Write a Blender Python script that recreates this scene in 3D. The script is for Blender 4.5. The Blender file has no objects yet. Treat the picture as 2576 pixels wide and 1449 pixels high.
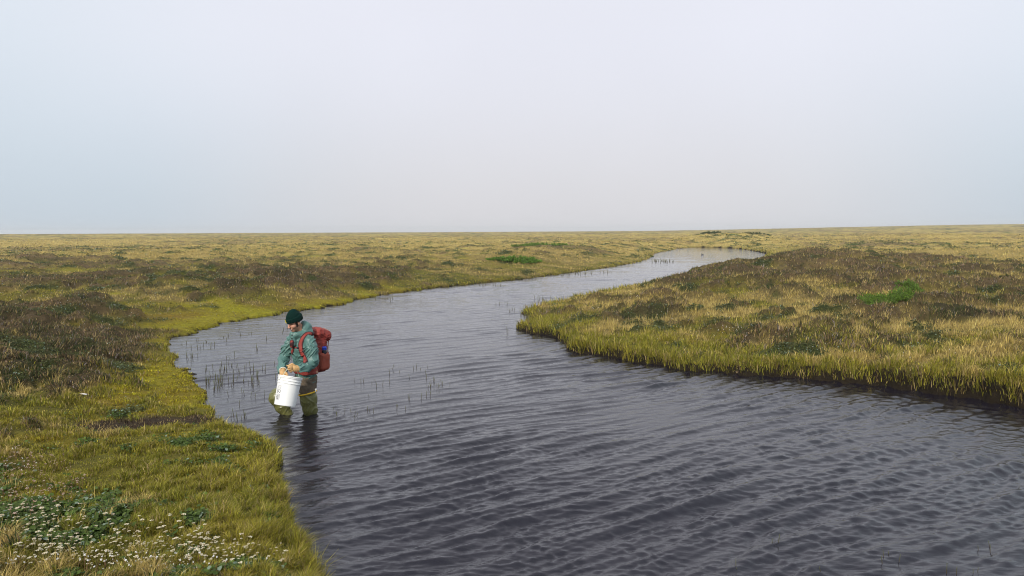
import bpy, math, random
import numpy as np
from mathutils import Vector, Matrix, noise

random.seed(7)
rng = np.random.default_rng(11)
rad = math.radians
S = bpy.context.scene
COL = S.collection

# ------------------------------------------------------------------ camera
CAM_H, PITCH, ROLL, FPX = 2.5, 4.34, 0.26, 1874.0
cam_d = bpy.data.cameras.new("camera")
cam = bpy.data.objects.new("camera", cam_d)
COL.objects.link(cam)
cam_d.sensor_width = 36.0
cam_d.lens = 36.0 * FPX / 2576.0
cam_d.clip_start = 0.1
cam_d.clip_end = 20000
CR = Matrix.Rotation(rad(90 - PITCH), 3, 'X') @ Matrix.Rotation(rad(-ROLL), 3, 'Z')
cam.matrix_world = Matrix.Translation((0, 0, CAM_H)) @ CR.to_4x4()
S.camera = cam
S.render.resolution_x, S.render.resolution_y = 1024, 576
S.view_settings.view_transform = 'Standard'
S.view_settings.look = 'None'
S.view_settings.exposure = 0.0
S.view_settings.gamma = 1.0
S.cycles.max_bounces = 5
S.cycles.diffuse_bounces = 2
S.cycles.glossy_bounces = 2
S.cycles.transmission_bounces = 3
S.cycles.volume_bounces = 0
S.cycles.use_denoising = True
S.cycles.filter_width = 1.05

# ------------------------------------------------------------------ sky, fog and sun
SUN_EL, SUN_AZ = 38.0, 202.0        # azimuth clockwise from +Y (the view direction)
w = bpy.data.worlds.new("World")
S.world = w
w.use_nodes = True
nt = w.node_tree
nt.nodes.clear()
out = nt.nodes.new('ShaderNodeOutputWorld')
bg = nt.nodes.new('ShaderNodeBackground')
sky = nt.nodes.new('ShaderNodeTexSky')
sky.sky_type = 'NISHITA'
sky.sun_disc = False
sky.sun_elevation = rad(SUN_EL)
sky.sun_rotation = rad(SUN_AZ)
sky.dust_density = 4.0
tc = nt.nodes.new('ShaderNodeTexCoord')
# a uniform fog deck, brighter where the sun stands behind thinner fog ahead of the river
vd = nt.nodes.new('ShaderNodeVectorMath'); vd.operation = 'NORMALIZE'
dt = nt.nodes.new('ShaderNodeVectorMath'); dt.operation = 'DOT_PRODUCT'
g = Vector((0.06, 0.93, 0.30)).normalized()
dt.inputs[1].default_value = g
mr = nt.nodes.new('ShaderNodeMapRange')
mr.interpolation_type = 'SMOOTHSTEP'
mr.inputs['From Min'].default_value = 0.72
mr.inputs['From Max'].default_value = 1.0
FOG_LO, FOG_HI, FOG_HZ, FOG_HC = (0.725, 0.80, 0.88), (0.815, 0.825, 0.905), (0.56, 0.645, 0.725), (0.71, 0.70, 0.725)
mx = nt.nodes.new('ShaderNodeMix'); mx.data_type = 'RGBA'
mx.inputs['A'].default_value = (*FOG_LO, 1)
mx.inputs['B'].default_value = (*FOG_HI, 1)
sp = nt.nodes.new('ShaderNodeSeparateXYZ')
mz = nt.nodes.new('ShaderNodeMapRange')
mz.interpolation_type = 'SMOOTHSTEP'
mz.inputs['From Min'].default_value = 0.26
mz.inputs['From Max'].default_value = -0.02
mz.inputs['To Max'].default_value = 0.95
mh = nt.nodes.new('ShaderNodeMix'); mh.data_type = 'RGBA'
dc = nt.nodes.new('ShaderNodeVectorMath'); dc.operation = 'DOT_PRODUCT'; dc.inputs[1].default_value = Vector((0.08, 1, 0)).normalized()
mc = nt.nodes.new('ShaderNodeMapRange'); mc.interpolation_type = 'SMOOTHSTEP'; mc.inputs['From Min'].default_value = .84; mc.inputs['From Max'].default_value = 1.0
mk = nt.nodes.new('ShaderNodeMix'); mk.data_type = 'RGBA'; mk.inputs['A'].default_value = (*FOG_HZ, 1); mk.inputs['B'].default_value = (*FOG_HC, 1)
# Nishita sky shines faintly through the fog
sm = nt.nodes.new('ShaderNodeVectorMath'); sm.operation = 'SCALE'; sm.inputs['Scale'].default_value = 0.10
mf = nt.nodes.new('ShaderNodeMix'); mf.data_type = 'RGBA'
mf.inputs['Factor'].default_value = 0.93
# soft mottling of the fog
nz = nt.nodes.new('ShaderNodeTexNoise'); nz.inputs['Scale'].default_value = 2.2; nz.inputs['Detail'].default_value = 3
nm = nt.nodes.new('ShaderNodeMapRange'); nm.inputs['From Min'].default_value = .25; nm.inputs['From Max'].default_value = .75
nm.inputs['To Min'].default_value = 0.97; nm.inputs['To Max'].default_value = 1.03
sc2 = nt.nodes.new('ShaderNodeVectorMath'); sc2.operation = 'SCALE'
L = nt.links.new
L(tc.outputs['Generated'], vd.inputs[0]); L(vd.outputs[0], dt.inputs[0]); L(dt.outputs['Value'], mr.inputs['Value'])
L(vd.outputs[0], dc.inputs[0]); L(dc.outputs['Value'], mc.inputs['Value']); L(mc.outputs['Result'], mk.inputs['Factor']); L(mk.outputs['Result'], mh.inputs['B'])
L(vd.outputs[0], sp.inputs[0]); L(sp.outputs['Z'], mz.inputs['Value'])
L(mr.outputs['Result'], mx.inputs['Factor'])
L(mz.outputs['Result'], mh.inputs['Factor']); L(mx.outputs['Result'], mh.inputs['A'])
L(sky.outputs[0], sm.inputs[0]); L(sm.outputs[0], mf.inputs['A']); L(mh.outputs['Result'], mf.inputs['B'])
L(tc.outputs['Generated'], nz.inputs['Vector']); L(nz.outputs['Fac'], nm.inputs['Value'])
L(mf.outputs['Result'], sc2.inputs[0]); L(nm.outputs['Result'], sc2.inputs['Scale'])
L(sc2.outputs[0], bg.inputs['Color']); bg.inputs['Strength'].default_value = 1.055
L(bg.outputs[0], out.inputs['Surface'])

sd = bpy.data.lights.new("sun", 'SUN')
sd.energy = 3.2
sd.angle = rad(7)
sd.color = (1.0, 0.93, 0.82)
sun = bpy.data.objects.new("sun", sd)
COL.objects.link(sun)
az, el = rad(SUN_AZ), rad(SUN_EL)
sdir = Vector((math.sin(az) * math.cos(el), math.cos(az) * math.cos(el), math.sin(el)))
sun.rotation_euler = sdir.to_track_quat('Z', 'Y').to_euler()

# ------------------------------------------------------------------ helpers
def ray(u, v):
    return (CR @ Vector(((u - 1288) / FPX, -(v - 724.5) / FPX, -1))).normalized()
def at_z(u, v, z=0.0):
    d = ray(u, v); t = (z - CAM_H) / d.z
    return Vector((0, 0, CAM_H)) + d * t
def at_y(u, v, y):
    d = ray(u, v)
    return Vector((0, 0, CAM_H)) + d * (y / d.y)

def _h(ix, iy, seed):
    n = (ix.astype(np.int64) * 374761393 + iy.astype(np.int64) * 668265263 + seed * 974634777) & 0xFFFFFFFF
    n = ((n ^ (n >> 13)) * 1274126177) & 0xFFFFFFFF
    return (n ^ (n >> 16)) & 0xFFFFFFFF
def perlin(x, y, seed=0):
    x = np.asarray(x, float); y = np.asarray(y, float)
    ix, iy = np.floor(x), np.floor(y)
    fx, fy = x - ix, y - iy
    u = fx * fx * fx * (fx * (fx * 6 - 15) + 10); v = fy * fy * fy * (fy * (fy * 6 - 15) + 10)
    def gr(dx, dy):
        a = _h(ix + dx, iy + dy, seed) * (2 * math.pi / 4294967296.0)
        return np.cos(a) * (fx - dx) + np.sin(a) * (fy - dy)
    a, b, c, d = gr(0, 0), gr(1, 0), gr(0, 1), gr(1, 1)
    return ((a * (1 - u) + b * u) * (1 - v) + (c * (1 - u) + d * u) * v) * 1.5
def fbm(x, y, wl, octv=4, seed=0, gain=0.5):
    s, a, t = 0, 1.0, 0
    f = 1.0 / wl
    for o in range(octv):
        s = s + a * perlin(x * f + 17.3 * o, y * f - 9.1 * o, seed + o)
        t += a; a *= gain; f *= 2.03
    return s / t
def sstep(a, b, x):
    t = np.clip((x - a) / (b - a), 0, 1)
    return t * t * (3 - 2 * t)

def mesh_np(name, verts, faces_flat, counts, mat=None, cols=None, smooth=False):
    me = bpy.data.meshes.new(name)
    n = len(verts)
    me.vertices.add(n); me.vertices.foreach_set("co", np.ascontiguousarray(verts, np.float32).ravel())
    me.loops.add(len(faces_flat)); me.loops.foreach_set("vertex_index", np.ascontiguousarray(faces_flat, np.int32))
    st = np.concatenate([[0], np.cumsum(counts)[:-1]]).astype(np.int32)
    me.polygons.add(len(counts)); me.polygons.foreach_set("loop_start", st)
    if smooth:
        me.polygons.foreach_set("use_smooth", np.ones(len(counts), bool))
    me.update(calc_edges=True)
    if cols is not None:
        a = me.attributes.new("col", 'FLOAT_COLOR', 'POINT')
        c = np.ones((n, 4), np.float32); c[:, :3] = cols
        a.data.foreach_set("color", c.ravel())
    if mat: me.materials.append(mat)
    return me
def link(name, me, parent=None, loc=None):
    o = bpy.data.objects.new(name, me)
    COL.objects.link(o)
    if parent is not None: o.parent = parent
    if loc is not None: o.location = loc
    return o
def tag(o, label=None, cat=None, group=None, kind=None):
    if label: o['label'] = label
    if cat: o['category'] = cat
    if group: o['group'] = group
    if kind: o['kind'] = kind
    return o

def new_mat(name):
    m = bpy.data.materials.new(name); m.use_nodes = True
    return m, m.node_tree, m.node_tree.nodes['Principled BSDF']
def simple_mat(name, col, rough=0.7, spec=0.4, noise_amt=0.12, nscale=30, bump=0.0, bscale=200):
    m, t, b = new_mat(name)
    n = t.nodes.new('ShaderNodeTexNoise'); n.inputs['Scale'].default_value = nscale; n.inputs['Detail'].default_value = 4
    tco = t.nodes.new('ShaderNodeTexCoord'); t.links.new(tco.outputs['Object'], n.inputs['Vector'])
    mm = t.nodes.new('ShaderNodeMapRange'); mm.inputs['From Min'].default_value = .3; mm.inputs['From Max'].default_value = .7
    mm.inputs['To Min'].default_value = 1 - noise_amt; mm.inputs['To Max'].default_value = 1 + noise_amt
    v = t.nodes.new('ShaderNodeVectorMath'); v.operation = 'SCALE'; v.inputs[0].default_value = col
    t.links.new(n.outputs['Fac'], mm.inputs['Value']); t.links.new(mm.outputs[0], v.inputs['Scale'])
    t.links.new(v.outputs[0], b.inputs['Base Color'])
    b.inputs['Roughness'].default_value = rough
    b.inputs['Specular IOR Level'].default_value = spec
    if bump:
        n2 = t.nodes.new('ShaderNodeTexNoise'); n2.inputs['Scale'].default_value = bscale; n2.inputs['Detail'].default_value = 3
        bp = t.nodes.new('ShaderNodeBump'); bp.inputs['Strength'].default_value = bump; bp.inputs['Distance'].default_value = 0.01
        t.links.new(tco.outputs['Object'], n2.inputs['Vector']); t.links.new(n2.outputs['Fac'], bp.inputs['Height'])
        t.links.new(bp.outputs[0], b.inputs['Normal'])
    return m
def leaf_mat(name, transl=0.35, rough=0.6):
    m = bpy.data.materials.new(name); m.use_nodes = True
    t = m.node_tree; t.nodes.clear()
    o = t.nodes.new('ShaderNodeOutputMaterial')
    a = t.nodes.new('ShaderNodeAttribute'); a.attribute_name = 'col'
    p = t.nodes.new('ShaderNodeBsdfPrincipled'); p.inputs['Roughness'].default_value = rough; p.inputs['Specular IOR Level'].default_value = 0.14
    tr = t.nodes.new('ShaderNodeBsdfTranslucent')
    mxs = t.nodes.new('ShaderNodeMixShader'); mxs.inputs[0].default_value = transl
    t.links.new(a.outputs['Color'], p.inputs['Base Color']); t.links.new(a.outputs['Color'], tr.inputs['Color'])
    t.links.new(p.outputs[0], mxs.inputs[1]); t.links.new(tr.outputs[0], mxs.inputs[2]); t.links.new(mxs.outputs[0], o.inputs['Surface'])
    return m

# ------------------------------------------------------------------ the shoreline, traced and laid out on the ground
# each entry: u, v, height the outline was read at, bank edge height, moss width, mud
LEFT = [(2400,2900,0,.45,0,0),(1500,2150,0,.40,0,0),(1010,1700,0,.30,0,0),(860,1530,0,.25,0,0),
 (792,1449,0,.22,0,0),(768,1400,0,.22,0,0),(750,1330,0,.20,0,0),(735,1285,0,.18,0,0),(705,1240,0,.15,0,0),
 (680,1205,0,.12,0,.6),(690,1165,0,.14,0,.5),(668,1120,0,.12,0,.3),(620,1090,0,.10,0,.2),(565,1066,0,.05,0,.7),
 (540,1045,0,.03,0,1),(527,1018,0,.05,.5,.7),(508,975,0,.07,1.4,0),(484,940,0,.06,1.2,0),(440,918,0,.05,.5,.5),
 (450,893,0,.10,.3,0),(412,868,0,.06,.7,.3),(432,853,0,.08,1.4,0),(500,833,0,.09,2.2,0),(565,815,0,.08,2.6,0),(655,798,0,.08,2.4,0),
 (740,783,0,.10,1.8,0),(850,768,0,.12,1.2,0),(940,746,0,.10,.8,0),(1060,729,0,.12,.5,0),(1200,713,0,.14,0,0),
 (1305,703,0,.16,0,0),(1400,691,0,.12,0,0),(1530,672,0,.14,0,.2),(1598,661,0,.12,0,.4),(1638,648,0,.12,0,0),
 (1648,637,0,.12,0,0),(1690,629,0,.12,0,0),(1706,625,0,.2,0,0)]
FARR = [(1762,622.0,0,.25,0,0),(1825,623.5,0,.25,0,0),(1870,627,0,.2,0,0),(1910,634,0,.2,0,0),(1935,640,0.1,.3,0,0)]
RIGHT = [(1880,647,.9,.3,0,0),(1800,656,1.0,.35,0,0),(1700,678,.75,.3,0,0),(1620,698,.55,.2,0,0),(1520,724,.36,.18,0,0),(1450,741,.26,.12,0,0),
 (1350,771,.12,.1,0,0),(1323,788,0.02,.05,0,.8),(1348,806,0,.06,0,.6),(1312,824,0,.12,0,.5),(1322,834,0,.15,0,.3),(1400,853,0,.16,0,0),
 (1450,884,0,.16,0,0),(1550,903,0,.18,0,.3),(1650,921,0,.14,0,.5),(1800,938,0,.14,0,.7),(1950,949,0,.2,0,0),(2100,960,0,.25,0,0),
 (2250,977,0,.30,0,0),(2400,997,0,.34,0,0),(2576,1025,0,.38,0,0),(2900,1060,0,.4,0,0),(3600,1110,0,.4,0,0)]
sh = []
for i, (u, v, z, e, m, d) in enumerate(LEFT + FARR + RIGHT):
    p = at_z(u, v, z)
    if z > 0.05:  # hidden far side of the peninsula: its waterline lies beyond the visible crest
        p = p + Vector((p.x, p.y, 0)).normalized() * (z * 2.6 + 0.3)
    sh.append([p.x, p.y, e, m, d, 1.0 if i >= len(LEFT) else 0.0])
NR = len(sh)
sh.append([45, 10, .4, 0, 0, 1]); sh.append([45, -30, .4, 0, 0, 1]); sh.append([9, -30, .4, 0, 0, 0])
sh = np.array(sh)
# Catmull-Rom refine plus small natural wobble
pts = []
n = len(sh)
for i in range(n):
    p0, p1, p2, p3 = sh[(i - 1) % n], sh[i], sh[(i + 1) % n], sh[(i + 2) % n]
    for t in np.linspace(0, 1, 3, endpoint=False):
        q = p1 + (p2 - p1) * t
        q = q.copy()
        c = 0.5 * ((2 * p1) + (-p0 + p2) * t + (2 * p0 - 5 * p1 + 4 * p2 - p3) * t * t + (-p0 + 3 * p1 - 3 * p2 + p3) * t ** 3)
        k = 0.6
        q[:2] = q[:2] * (1 - k) + c[:2] * k
        pts.append(q)
PL = np.array(pts)
PA, PB = PL, np.roll(PL, -1, axis=0)

def shore(x, y):
    """signed distance (land +), nearest attributes"""
    x = np.asarray(x, float).ravel(); y = np.asarray(y, float).ravel()
    best = np.full(x.shape, 1e18); att = np.zeros((len(x), 4)); ins = np.zeros(len(x), bool)
    for a, b in zip(PA, PB):
        dx, dy = b[0] - a[0], b[1] - a[1]
        t = np.clip(((x - a[0]) * dx + (y - a[1]) * dy) / (dx * dx + dy * dy + 1e-12), 0, 1)
        d = (x - a[0] - t * dx) ** 2 + (y - a[1] - t * dy) ** 2
        m = d < best
        best = np.where(m, d, best)
        av = a[2:6][None] + t[:, None] * (b[2:6] - a[2:6])[None]
        att[m] = av[m]
        c = (a[1] > y) != (b[1] > y)
        if c.any():
            xi = a[0] + (y - a[1]) * dx / (dy if dy else 1e-12)
            ins ^= c & (x < xi)
    s = np.sqrt(best)
    s = np.where(ins, -s, s)
    s = s + (0.24 * fbm(x, y, 0.75, 3, 91)) * np.exp(-np.sqrt(best) / 1.5) * np.clip(np.hypot(x, y) / 10, .6, 2.5)
    return s, att

# world ellipses placed by reading their position off the photograph
def blobs(x, y, lst):
    r = np.zeros(np.shape(x))
    for (u, v, ru, rv, wt, z) in lst:
        c = at_z(u, v, z); D = math.hypot(c.x, c.y)
        f = at_z(u, v - rv, z); nn = at_z(u, v + rv, z)
        rl = (math.hypot(f.x, f.y) - math.hypot(nn.x, nn.y)) / 2
        if rl < 0: rl = 40
        ra = ru * D / FPX
        e = Vector((c.x, c.y)).normalized()
        dx, dy = x - c.x, y - c.y
        lo = (dx * e.x + dy * e.y) / rl; la = (-dx * e.y + dy * e.x) / ra
        r = np.maximum(r, wt * np.exp(-(lo * lo + la * la) ** 1.5 * 0.7))
    return r
BUMPS = [ # u, v, ru, rv, height, z read
 (110,850,330,80,.72,.6),(40,800,180,40,.25,.7),(700,715,190,26,.45,.6),(930,690,150,10,.2,.6),(1380,635,130,6,.35,.5),
 (1500,618,160,4,.5,.5),(1830,607,110,2.5,1.2,.6),(1790,672,110,18,.62,.6),(2080,655,300,18,.50,.9),(2450,690,260,34,.30,.8),
 (1940,720,120,22,.18,.6),(2350,600,250,5,.5,.6),(1250,640,120,5,.2,.5),(760,625,150,4,.4,.5),(200,655,200,9,.25,.5),(1560,660,60,6,.12,.3)]
def terrain(x, y, s, att, W):
    R = np.hypot(x, y)
    e = att[:, 0]
    rise = sstep(0.0, 1.0, s / (4.0 + 2.5 * (att[:, 3] < .5)))
    Hw = sstep(.25, .8, W[:, 3] + .6 * W[:, 4]); Gw = sstep(.2, .8, W[:, 1] + W[:, 2])
    P = 0.46 + 0.45 * fbm(x, y, 22, 3, 5) + 1.1 * sstep(60, 700, R) * fbm(x, y, 260, 4, 8) + 0.6 * np.exp(-(R / 4.2) ** 2)
    P = P + 0.45 * sstep(80, 400, R) * fbm(x, y, 60, 3, 3)
    # the ground climbs gently away to the right
    P = P + np.minimum(R, 1500) * .0065 * sstep(.0, .62, x / (R + 1)) ** 1.6 * sstep(120, 700, R) + 1.2 * sstep(100, 500, R)
    P = P + blobs(x, y, BUMPS) * sstep(0, 1.5, s)
    hum = 0.22 * fbm(x, y, 2.8, 3, 21) * sstep(.3, 3, s) + 0.05 * np.abs(fbm(x, y, .9, 2, 33)) * sstep(.1, 1.0, s)
    hum = hum + 0.30 * sstep(15, 45, R) * fbm(x, y, 6, 3, 44) * sstep(.5, 4, s)
    sc = 1 + sstep(15, 60, R)
    rdg = 1 - np.abs(fbm(x, y, .95, 3, 61)) * 2.2
    hum = hum + Hw * (.09 + .17 * sstep(9, 22, R)) * rdg * sstep(.2, 1.5, s) + Hw * (.03 + .08 * sstep(9, 20, R)) * fbm(x, y, 2.1, 2, 63) + Gw * .05 * np.abs(fbm(x, y, .62, 2, 71)) * 2 * sstep(.1, .8, s)
    hum = hum + .16 * sstep(12, 30, R) * np.clip(fbm(x, y, 9, 3, 66), -.3, 1) * sstep(1, 5, s)
    hum = hum + .04 * np.clip(att[:, 1], 0, 1) * fbm(x, y, .5, 2, 73) * sstep(0, .3, s)
    h = e * (1 - np.exp(-np.maximum(s, 0) / (.05 + .10 * (att[:, 3] < .5)))) + rise * np.maximum(P - e * .6, 0.05) + hum
    h = np.where(s > 0, h, -0.55 * (1 - np.exp(np.minimum(s, 0) / 0.5)) - .04)
    # keep the far land under the eye line, so that the horizon stays where it is
    lim = CAM_H - 0.0006 * R + .0062 * np.minimum(R, 1500) * sstep(.0, .62, x / R) ** 1.6 + .0010 * np.minimum(R, 1500) * np.clip(fbm(x, y, 150, 3, 77), 0, 1)
    return np.where(R > 60, np.minimum(h, lim), h)

# vegetation weights: moss, green grass, straw sedge, heather, broad leaves, mud
B_M = [(600,790,240,16,1.2,.05),(480,820,110,14,1.2,.05),(400,865,70,14,1.0,.1),(440,950,90,34,1.3,.05),(380,1000,190,28,1.1,.1),(330,885,90,14,.9,.1),
       (820,762,120,8,.7,.1),(930,735,100,6,.5,.1),(60,1205,90,14,.8,.4),(520,1245,80,16,.5,.2),(1345,792,30,8,1,.05),(650,1150,60,20,.6,.15),(150,1240,60,12,.6,.3),(1060,1000,10,10,.1,0)]
B_G = [(450,1180,330,110,.8,.2),(120,1010,170,45,.7,.3),(650,1330,130,130,.9,.2),(420,893,60,14,1.0,.1),(1500,900,300,30,.9,.15),(1900,915,400,28,.9,.25),(2400,955,300,45,1.0,.35),
       (1150,705,200,12,.8,.1),(1400,680,170,12,.8,.1),(1570,655,80,9,.8,.2),(1540,607,90,6,1,.3),(1880,626,120,6,1,.2),(1990,632,100,7,1,.3),(2150,640,60,8,.5,.5),(120,735,140,12,.4,.5),(1500,855,120,20,.6,.15),(1750,900,300,24,.7,.2)]
B_S = [(1560,770,170,28,.8,.2),(1750,810,220,36,.6,.3),(2250,850,240,45,.25,.4),(2490,640,130,14,1,.6),(500,660,260,16,.9,.4),(150,615,400,10,1,.5),(900,640,260,12,.7,.5),(1350,640,120,10,.6,.5),(760,655,140,12,.7,.5),(2000,600,700,9,.8,.5),(1200,680,160,8,.5,.3),(1850,740,60,14,.6,.5)]
B_H = [(110,810,200,34,1.7,.7),(250,850,130,36,1.6,.5),(60,870,160,50,1.4,.5),(700,715,160,24,1.6,.6),(900,688,130,13,1.4,.5),(140,665,140,16,.9,.5),(90,710,150,14,1.0,.5),(1030,672,80,7,.6,.5),
       (1800,678,110,26,1.9,.8),(2080,665,300,30,1.9,.9),(2350,695,330,50,1.6,.7),(2500,765,180,55,1.5,.6),(1955,718,110,26,1.8,.6),(2150,745,160,26,1.1,.5),(2180,640,200,14,1.0,.9),(1400,634,110,7,1.0,.5),(1290,660,120,5,.5,.4),
       (2080,765,90,22,.7,.5),(2330,810,130,22,.8,.5),(2180,830,60,16,.8,.4),(1480,618,100,4,.8,.5),(1300,1000,5,5,0,0),(330,820,60,30,1.2,.4),(400,1300,90,18,.5,.3),(1700,607,160,4,.7,.5),(2400,870,130,18,.6,.4),(1890,790,70,16,.4,.4)]
B_L = [(150,870,190,34,.9,.5),(250,935,110,22,.8,.3),(120,1270,130,50,1.0,.4),(230,1310,170,60,.9,.4),(380,1370,130,50,.8,.4),(100,1410,140,45,.7,.4),(440,1330,60,22,.6,.4),(1830,607,90,4,1.1,.6),
       (500,720,90,14,.6,.5),(700,770,120,10,.4,.3),(2450,780,110,30,.7,.5),(2250,850,90,16,.5,.4),(2050,800,70,14,.5,.4),(2420,930,80,14,.5,.3),(1650,880,60,12,.4,.2),(2330,770,60,20,.6,.5),(2500,905,60,16,.7,.4),(2300,885,90,14,.5,.4),(1290,648,36,5,.8,.4)]
B_D = [(440,1056,170,16,1.9,.06),(300,1075,130,10,1.5,.08),(470,905,40,8,.8,.03),(640,1185,60,26,.55,.1),(1345,795,30,8,.5,.02),(330,925,130,10,.4,.2),(240,1200,70,12,.5,.3),(550,1045,30,10,1.2,.05)]
def veg(x, y, s, att):
    R = np.hypot(x, y)
    left = att[:, 3] < .5
    n1 = fbm(x, y, 5.0, 3, 101); n2 = fbm(x, y, 1.6, 3, 111); n3 = fbm(x, y, 14, 3, 121); n4 = fbm(x, y, 3.2, 3, 131); n5 = fbm(x, y, .7, 2, 141)
    far = sstep(25, 70, R)
    n6 = fbm(x, y, 38, 3, 151)
    mz = np.exp(-(s / np.maximum(att[:, 1] * (1 + .5 * n1), .05)) ** 2) * (att[:, 1] > .02)
    M = mz * 1.1 + blobs(x, y, B_M) * 1.15 + 1.6 * n5 + 1.2 * n2
    G = 0.30 + 2.2 * n2 + 0.5 * np.exp(-s / 1.6) * (1 - mz) + blobs(x, y, B_G) * 1.0 - .35 * far + 1.1 * n5
    Sg = 0.32 + 2.3 * n4 + 0.40 * far + 1.4 * n1 + blobs(x, y, B_S) - 0.45 * np.exp(-s / 1.2) - 0.3 * (R < 9) + 1.6 * n6
    H = -0.06 - .50 * left * (1 - far * .3) + 2.2 * n1 + 2.4 * n2 + 1.8 * n3 - 1.6 * n6 + 1.2 * n5 - .3 * (R < 9) + blobs(x, y, B_H) * 1.15 - 0.9 * np.exp(-s / 1.0)
    Lf = -0.40 + 2.6 * n5 + 2.0 * n3 + 2.2 * fbm(x, y, 1.8, 2, 161) + blobs(x, y, B_L) * 1.2 - 0.4 * np.exp(-s / .6)
    D = -0.75 + blobs(x, y, B_D) * 1.9 + 0.9 * att[:, 2] * np.exp(-s / .25) + 2.0 * n5
    W = np.stack([M, G, Sg, H, Lf, D], 1)
    for t_ in range(6):
        W[:, t_] += np.array([2.0, 1.6, 1.8, 2.5, 3.0, 1.6])[t_] * np.where(R < 14, fbm(x, y, .42, 2, 610 + t_), fbm(x, y, 1.5, 3, 620 + t_))
    W = np.exp(np.clip(W, -2, 2.8) * 3.8)
    return W / W.sum(1, keepdims=True)
#              moss             green            straw            heather            leaves            mud
PAL = np.array([(.37,.345,.018),(.160,.170,.020),(.47,.355,.125),(.056,.048,.022),(.055,.092,.015),(.055,.034,.022)])
PAL2 = np.array([(.23,.155,.022),(.300,.250,.036),(.36,.27,.080),(.185,.120,.066),(.085,.115,.035),(.085,.055,.035)])
# ------------------------------------------------------------------ ground
def ground_material():
    m, t, b = new_mat("tundra_ground")
    a = t.nodes.new('ShaderNodeAttribute'); a.attribute_name = 'col'
    geo = t.nodes.new('ShaderNodeNewGeometry')
    n = t.nodes.new('ShaderNodeTexNoise'); n.inputs['Scale'].default_value = 9; n.inputs['Detail'].default_value = 7; n.inputs['Roughness'].default_value = .7
    n2 = t.nodes.new('ShaderNodeTexNoise'); n2.inputs['Scale'].default_value = 0.35; n2.inputs['Detail'].default_value = 8; n2.inputs['Roughness'].default_value = .65
    t.links.new(geo.outputs['Position'], n.inputs['Vector']); t.links.new(geo.outputs['Position'], n2.inputs['Vector'])
    r = t.nodes.new('ShaderNodeMapRange'); r.inputs['From Min'].default_value = .3; r.inputs['From Max'].default_value = .7; r.inputs['To Min'].default_value = .55; r.inputs['To Max'].default_value = 1.35
    r2 = t.nodes.new('ShaderNodeMapRange'); r2.inputs['From Min'].default_value = .3; r2.inputs['From Max'].default_value = .7; r2.inputs['To Min'].default_value = .75; r2.inputs['To Max'].default_value = 1.25
    t.links.new(n.outputs['Fac'], r.inputs['Value']); t.links.new(n2.outputs['Fac'], r2.inputs['Value'])
    mu = t.nodes.new('ShaderNodeMath'); mu.operation = 'MULTIPLY'; t.links.new(r.outputs[0], mu.inputs[0]); t.links.new(r2.outputs[0], mu.inputs[1])
    v = t.nodes.new('ShaderNodeVectorMath'); v.operation = 'SCALE'
    t.links.new(a.outputs['Color'], v.inputs[0]); t.links.new(mu.outputs[0], v.inputs['Scale']); t.links.new(v.outputs[0], b.inputs['Base Color'])
    b.inputs['Roughness'].default_value = .95; b.inputs['Specular IOR Level'].default_value = .1
    bp = t.nodes.new('ShaderNodeBump'); bp.inputs['Strength'].default_value = .8; bp.inputs['Distance'].default_value = .04
    t.links.new(n.outputs['Fac'], bp.inputs['Height']); t.links.new(bp.outputs[0], b.inputs['Normal'])
    return m

FAN = 46.0
th_f = np.radians(np.arange(-FAN, FAN + .001, 0.2))
th_c = np.radians(np.arange(FAN + 4, 360 - FAN - 3.9, 4.0))
TH = np.concatenate([th_f, th_c])
NF = len(th_f)
LR0, LR1, NRR = math.log(1.6), math.log(3200.0), 1260
RR = np.exp(np.linspace(LR0, LR1, NRR))
T2, R2 = np.meshgrid(TH, RR)
GX, GY = (np.sin(T2) * R2), (np.cos(T2) * R2)
sg, ag = shore(GX.ravel(), GY.ravel())
wg = veg(GX.ravel(), GY.ravel(), sg, ag)
hg = terrain(GX.ravel(), GY.ravel(), sg, ag, wg)
Rg = R2.ravel()
mixn = (0.5 + 0.9 * fbm(GX.ravel(), GY.ravel(), 2.2, 3, 201))[:, None].clip(0, 1)
cg = wg @ PAL * (1 - mixn) + wg @ PAL2 * mixn
cg = cg + (np.array((.42, .325, .15)) - cg) * (.55 * sstep(25, 110, Rg) * (wg[:, 1] + wg[:, 0] + .5 * wg[:, 3]))[:, None]
shaded_peat = (sg < np.where(ag[:, 3] > .5, .13, .05))[:, None]
cg = np.where(shaded_peat, np.array((.013, .009, .006)), cg)  # bare peat by the waterline, darkened further to paint in the bank's shadow
# beneath near vegetation lies dark litter; far away the sward itself is what is seen
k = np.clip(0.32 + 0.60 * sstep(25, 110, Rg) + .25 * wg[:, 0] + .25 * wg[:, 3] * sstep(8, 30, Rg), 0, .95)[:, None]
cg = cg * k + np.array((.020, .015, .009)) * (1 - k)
hmean = hg.reshape(NRR, -1)
V = np.stack([GX.ravel(), GY.ravel(), hg], 1)
nt_, nr_ = len(TH), NRR
i0 = (np.arange(nr_ - 1)[:, None] * nt_ + np.arange(nt_)[None]).ravel()
j1 = (np.arange(nr_ - 1)[:, None] * nt_ + (np.arange(nt_)[None] + 1) % nt_).ravel()
F = np.stack([i0, i0 + nt_, j1 + nt_, j1], 1)[:, ::-1]
V = np.vstack([V, [[0, 0, .9]]])
cen = len(V) - 1
ring = np.arange(nt_)
tri = np.stack([np.full(nt_, cen), (ring + 1) % nt_, ring], 1)
flat = np.concatenate([F.ravel(), tri.ravel()])
cnt = np.concatenate([np.full(len(F), 4), np.full(nt_, 3)])
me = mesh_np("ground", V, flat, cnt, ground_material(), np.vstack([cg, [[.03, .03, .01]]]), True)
ground = link("ground", me); tag(ground, kind='structure')
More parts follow.
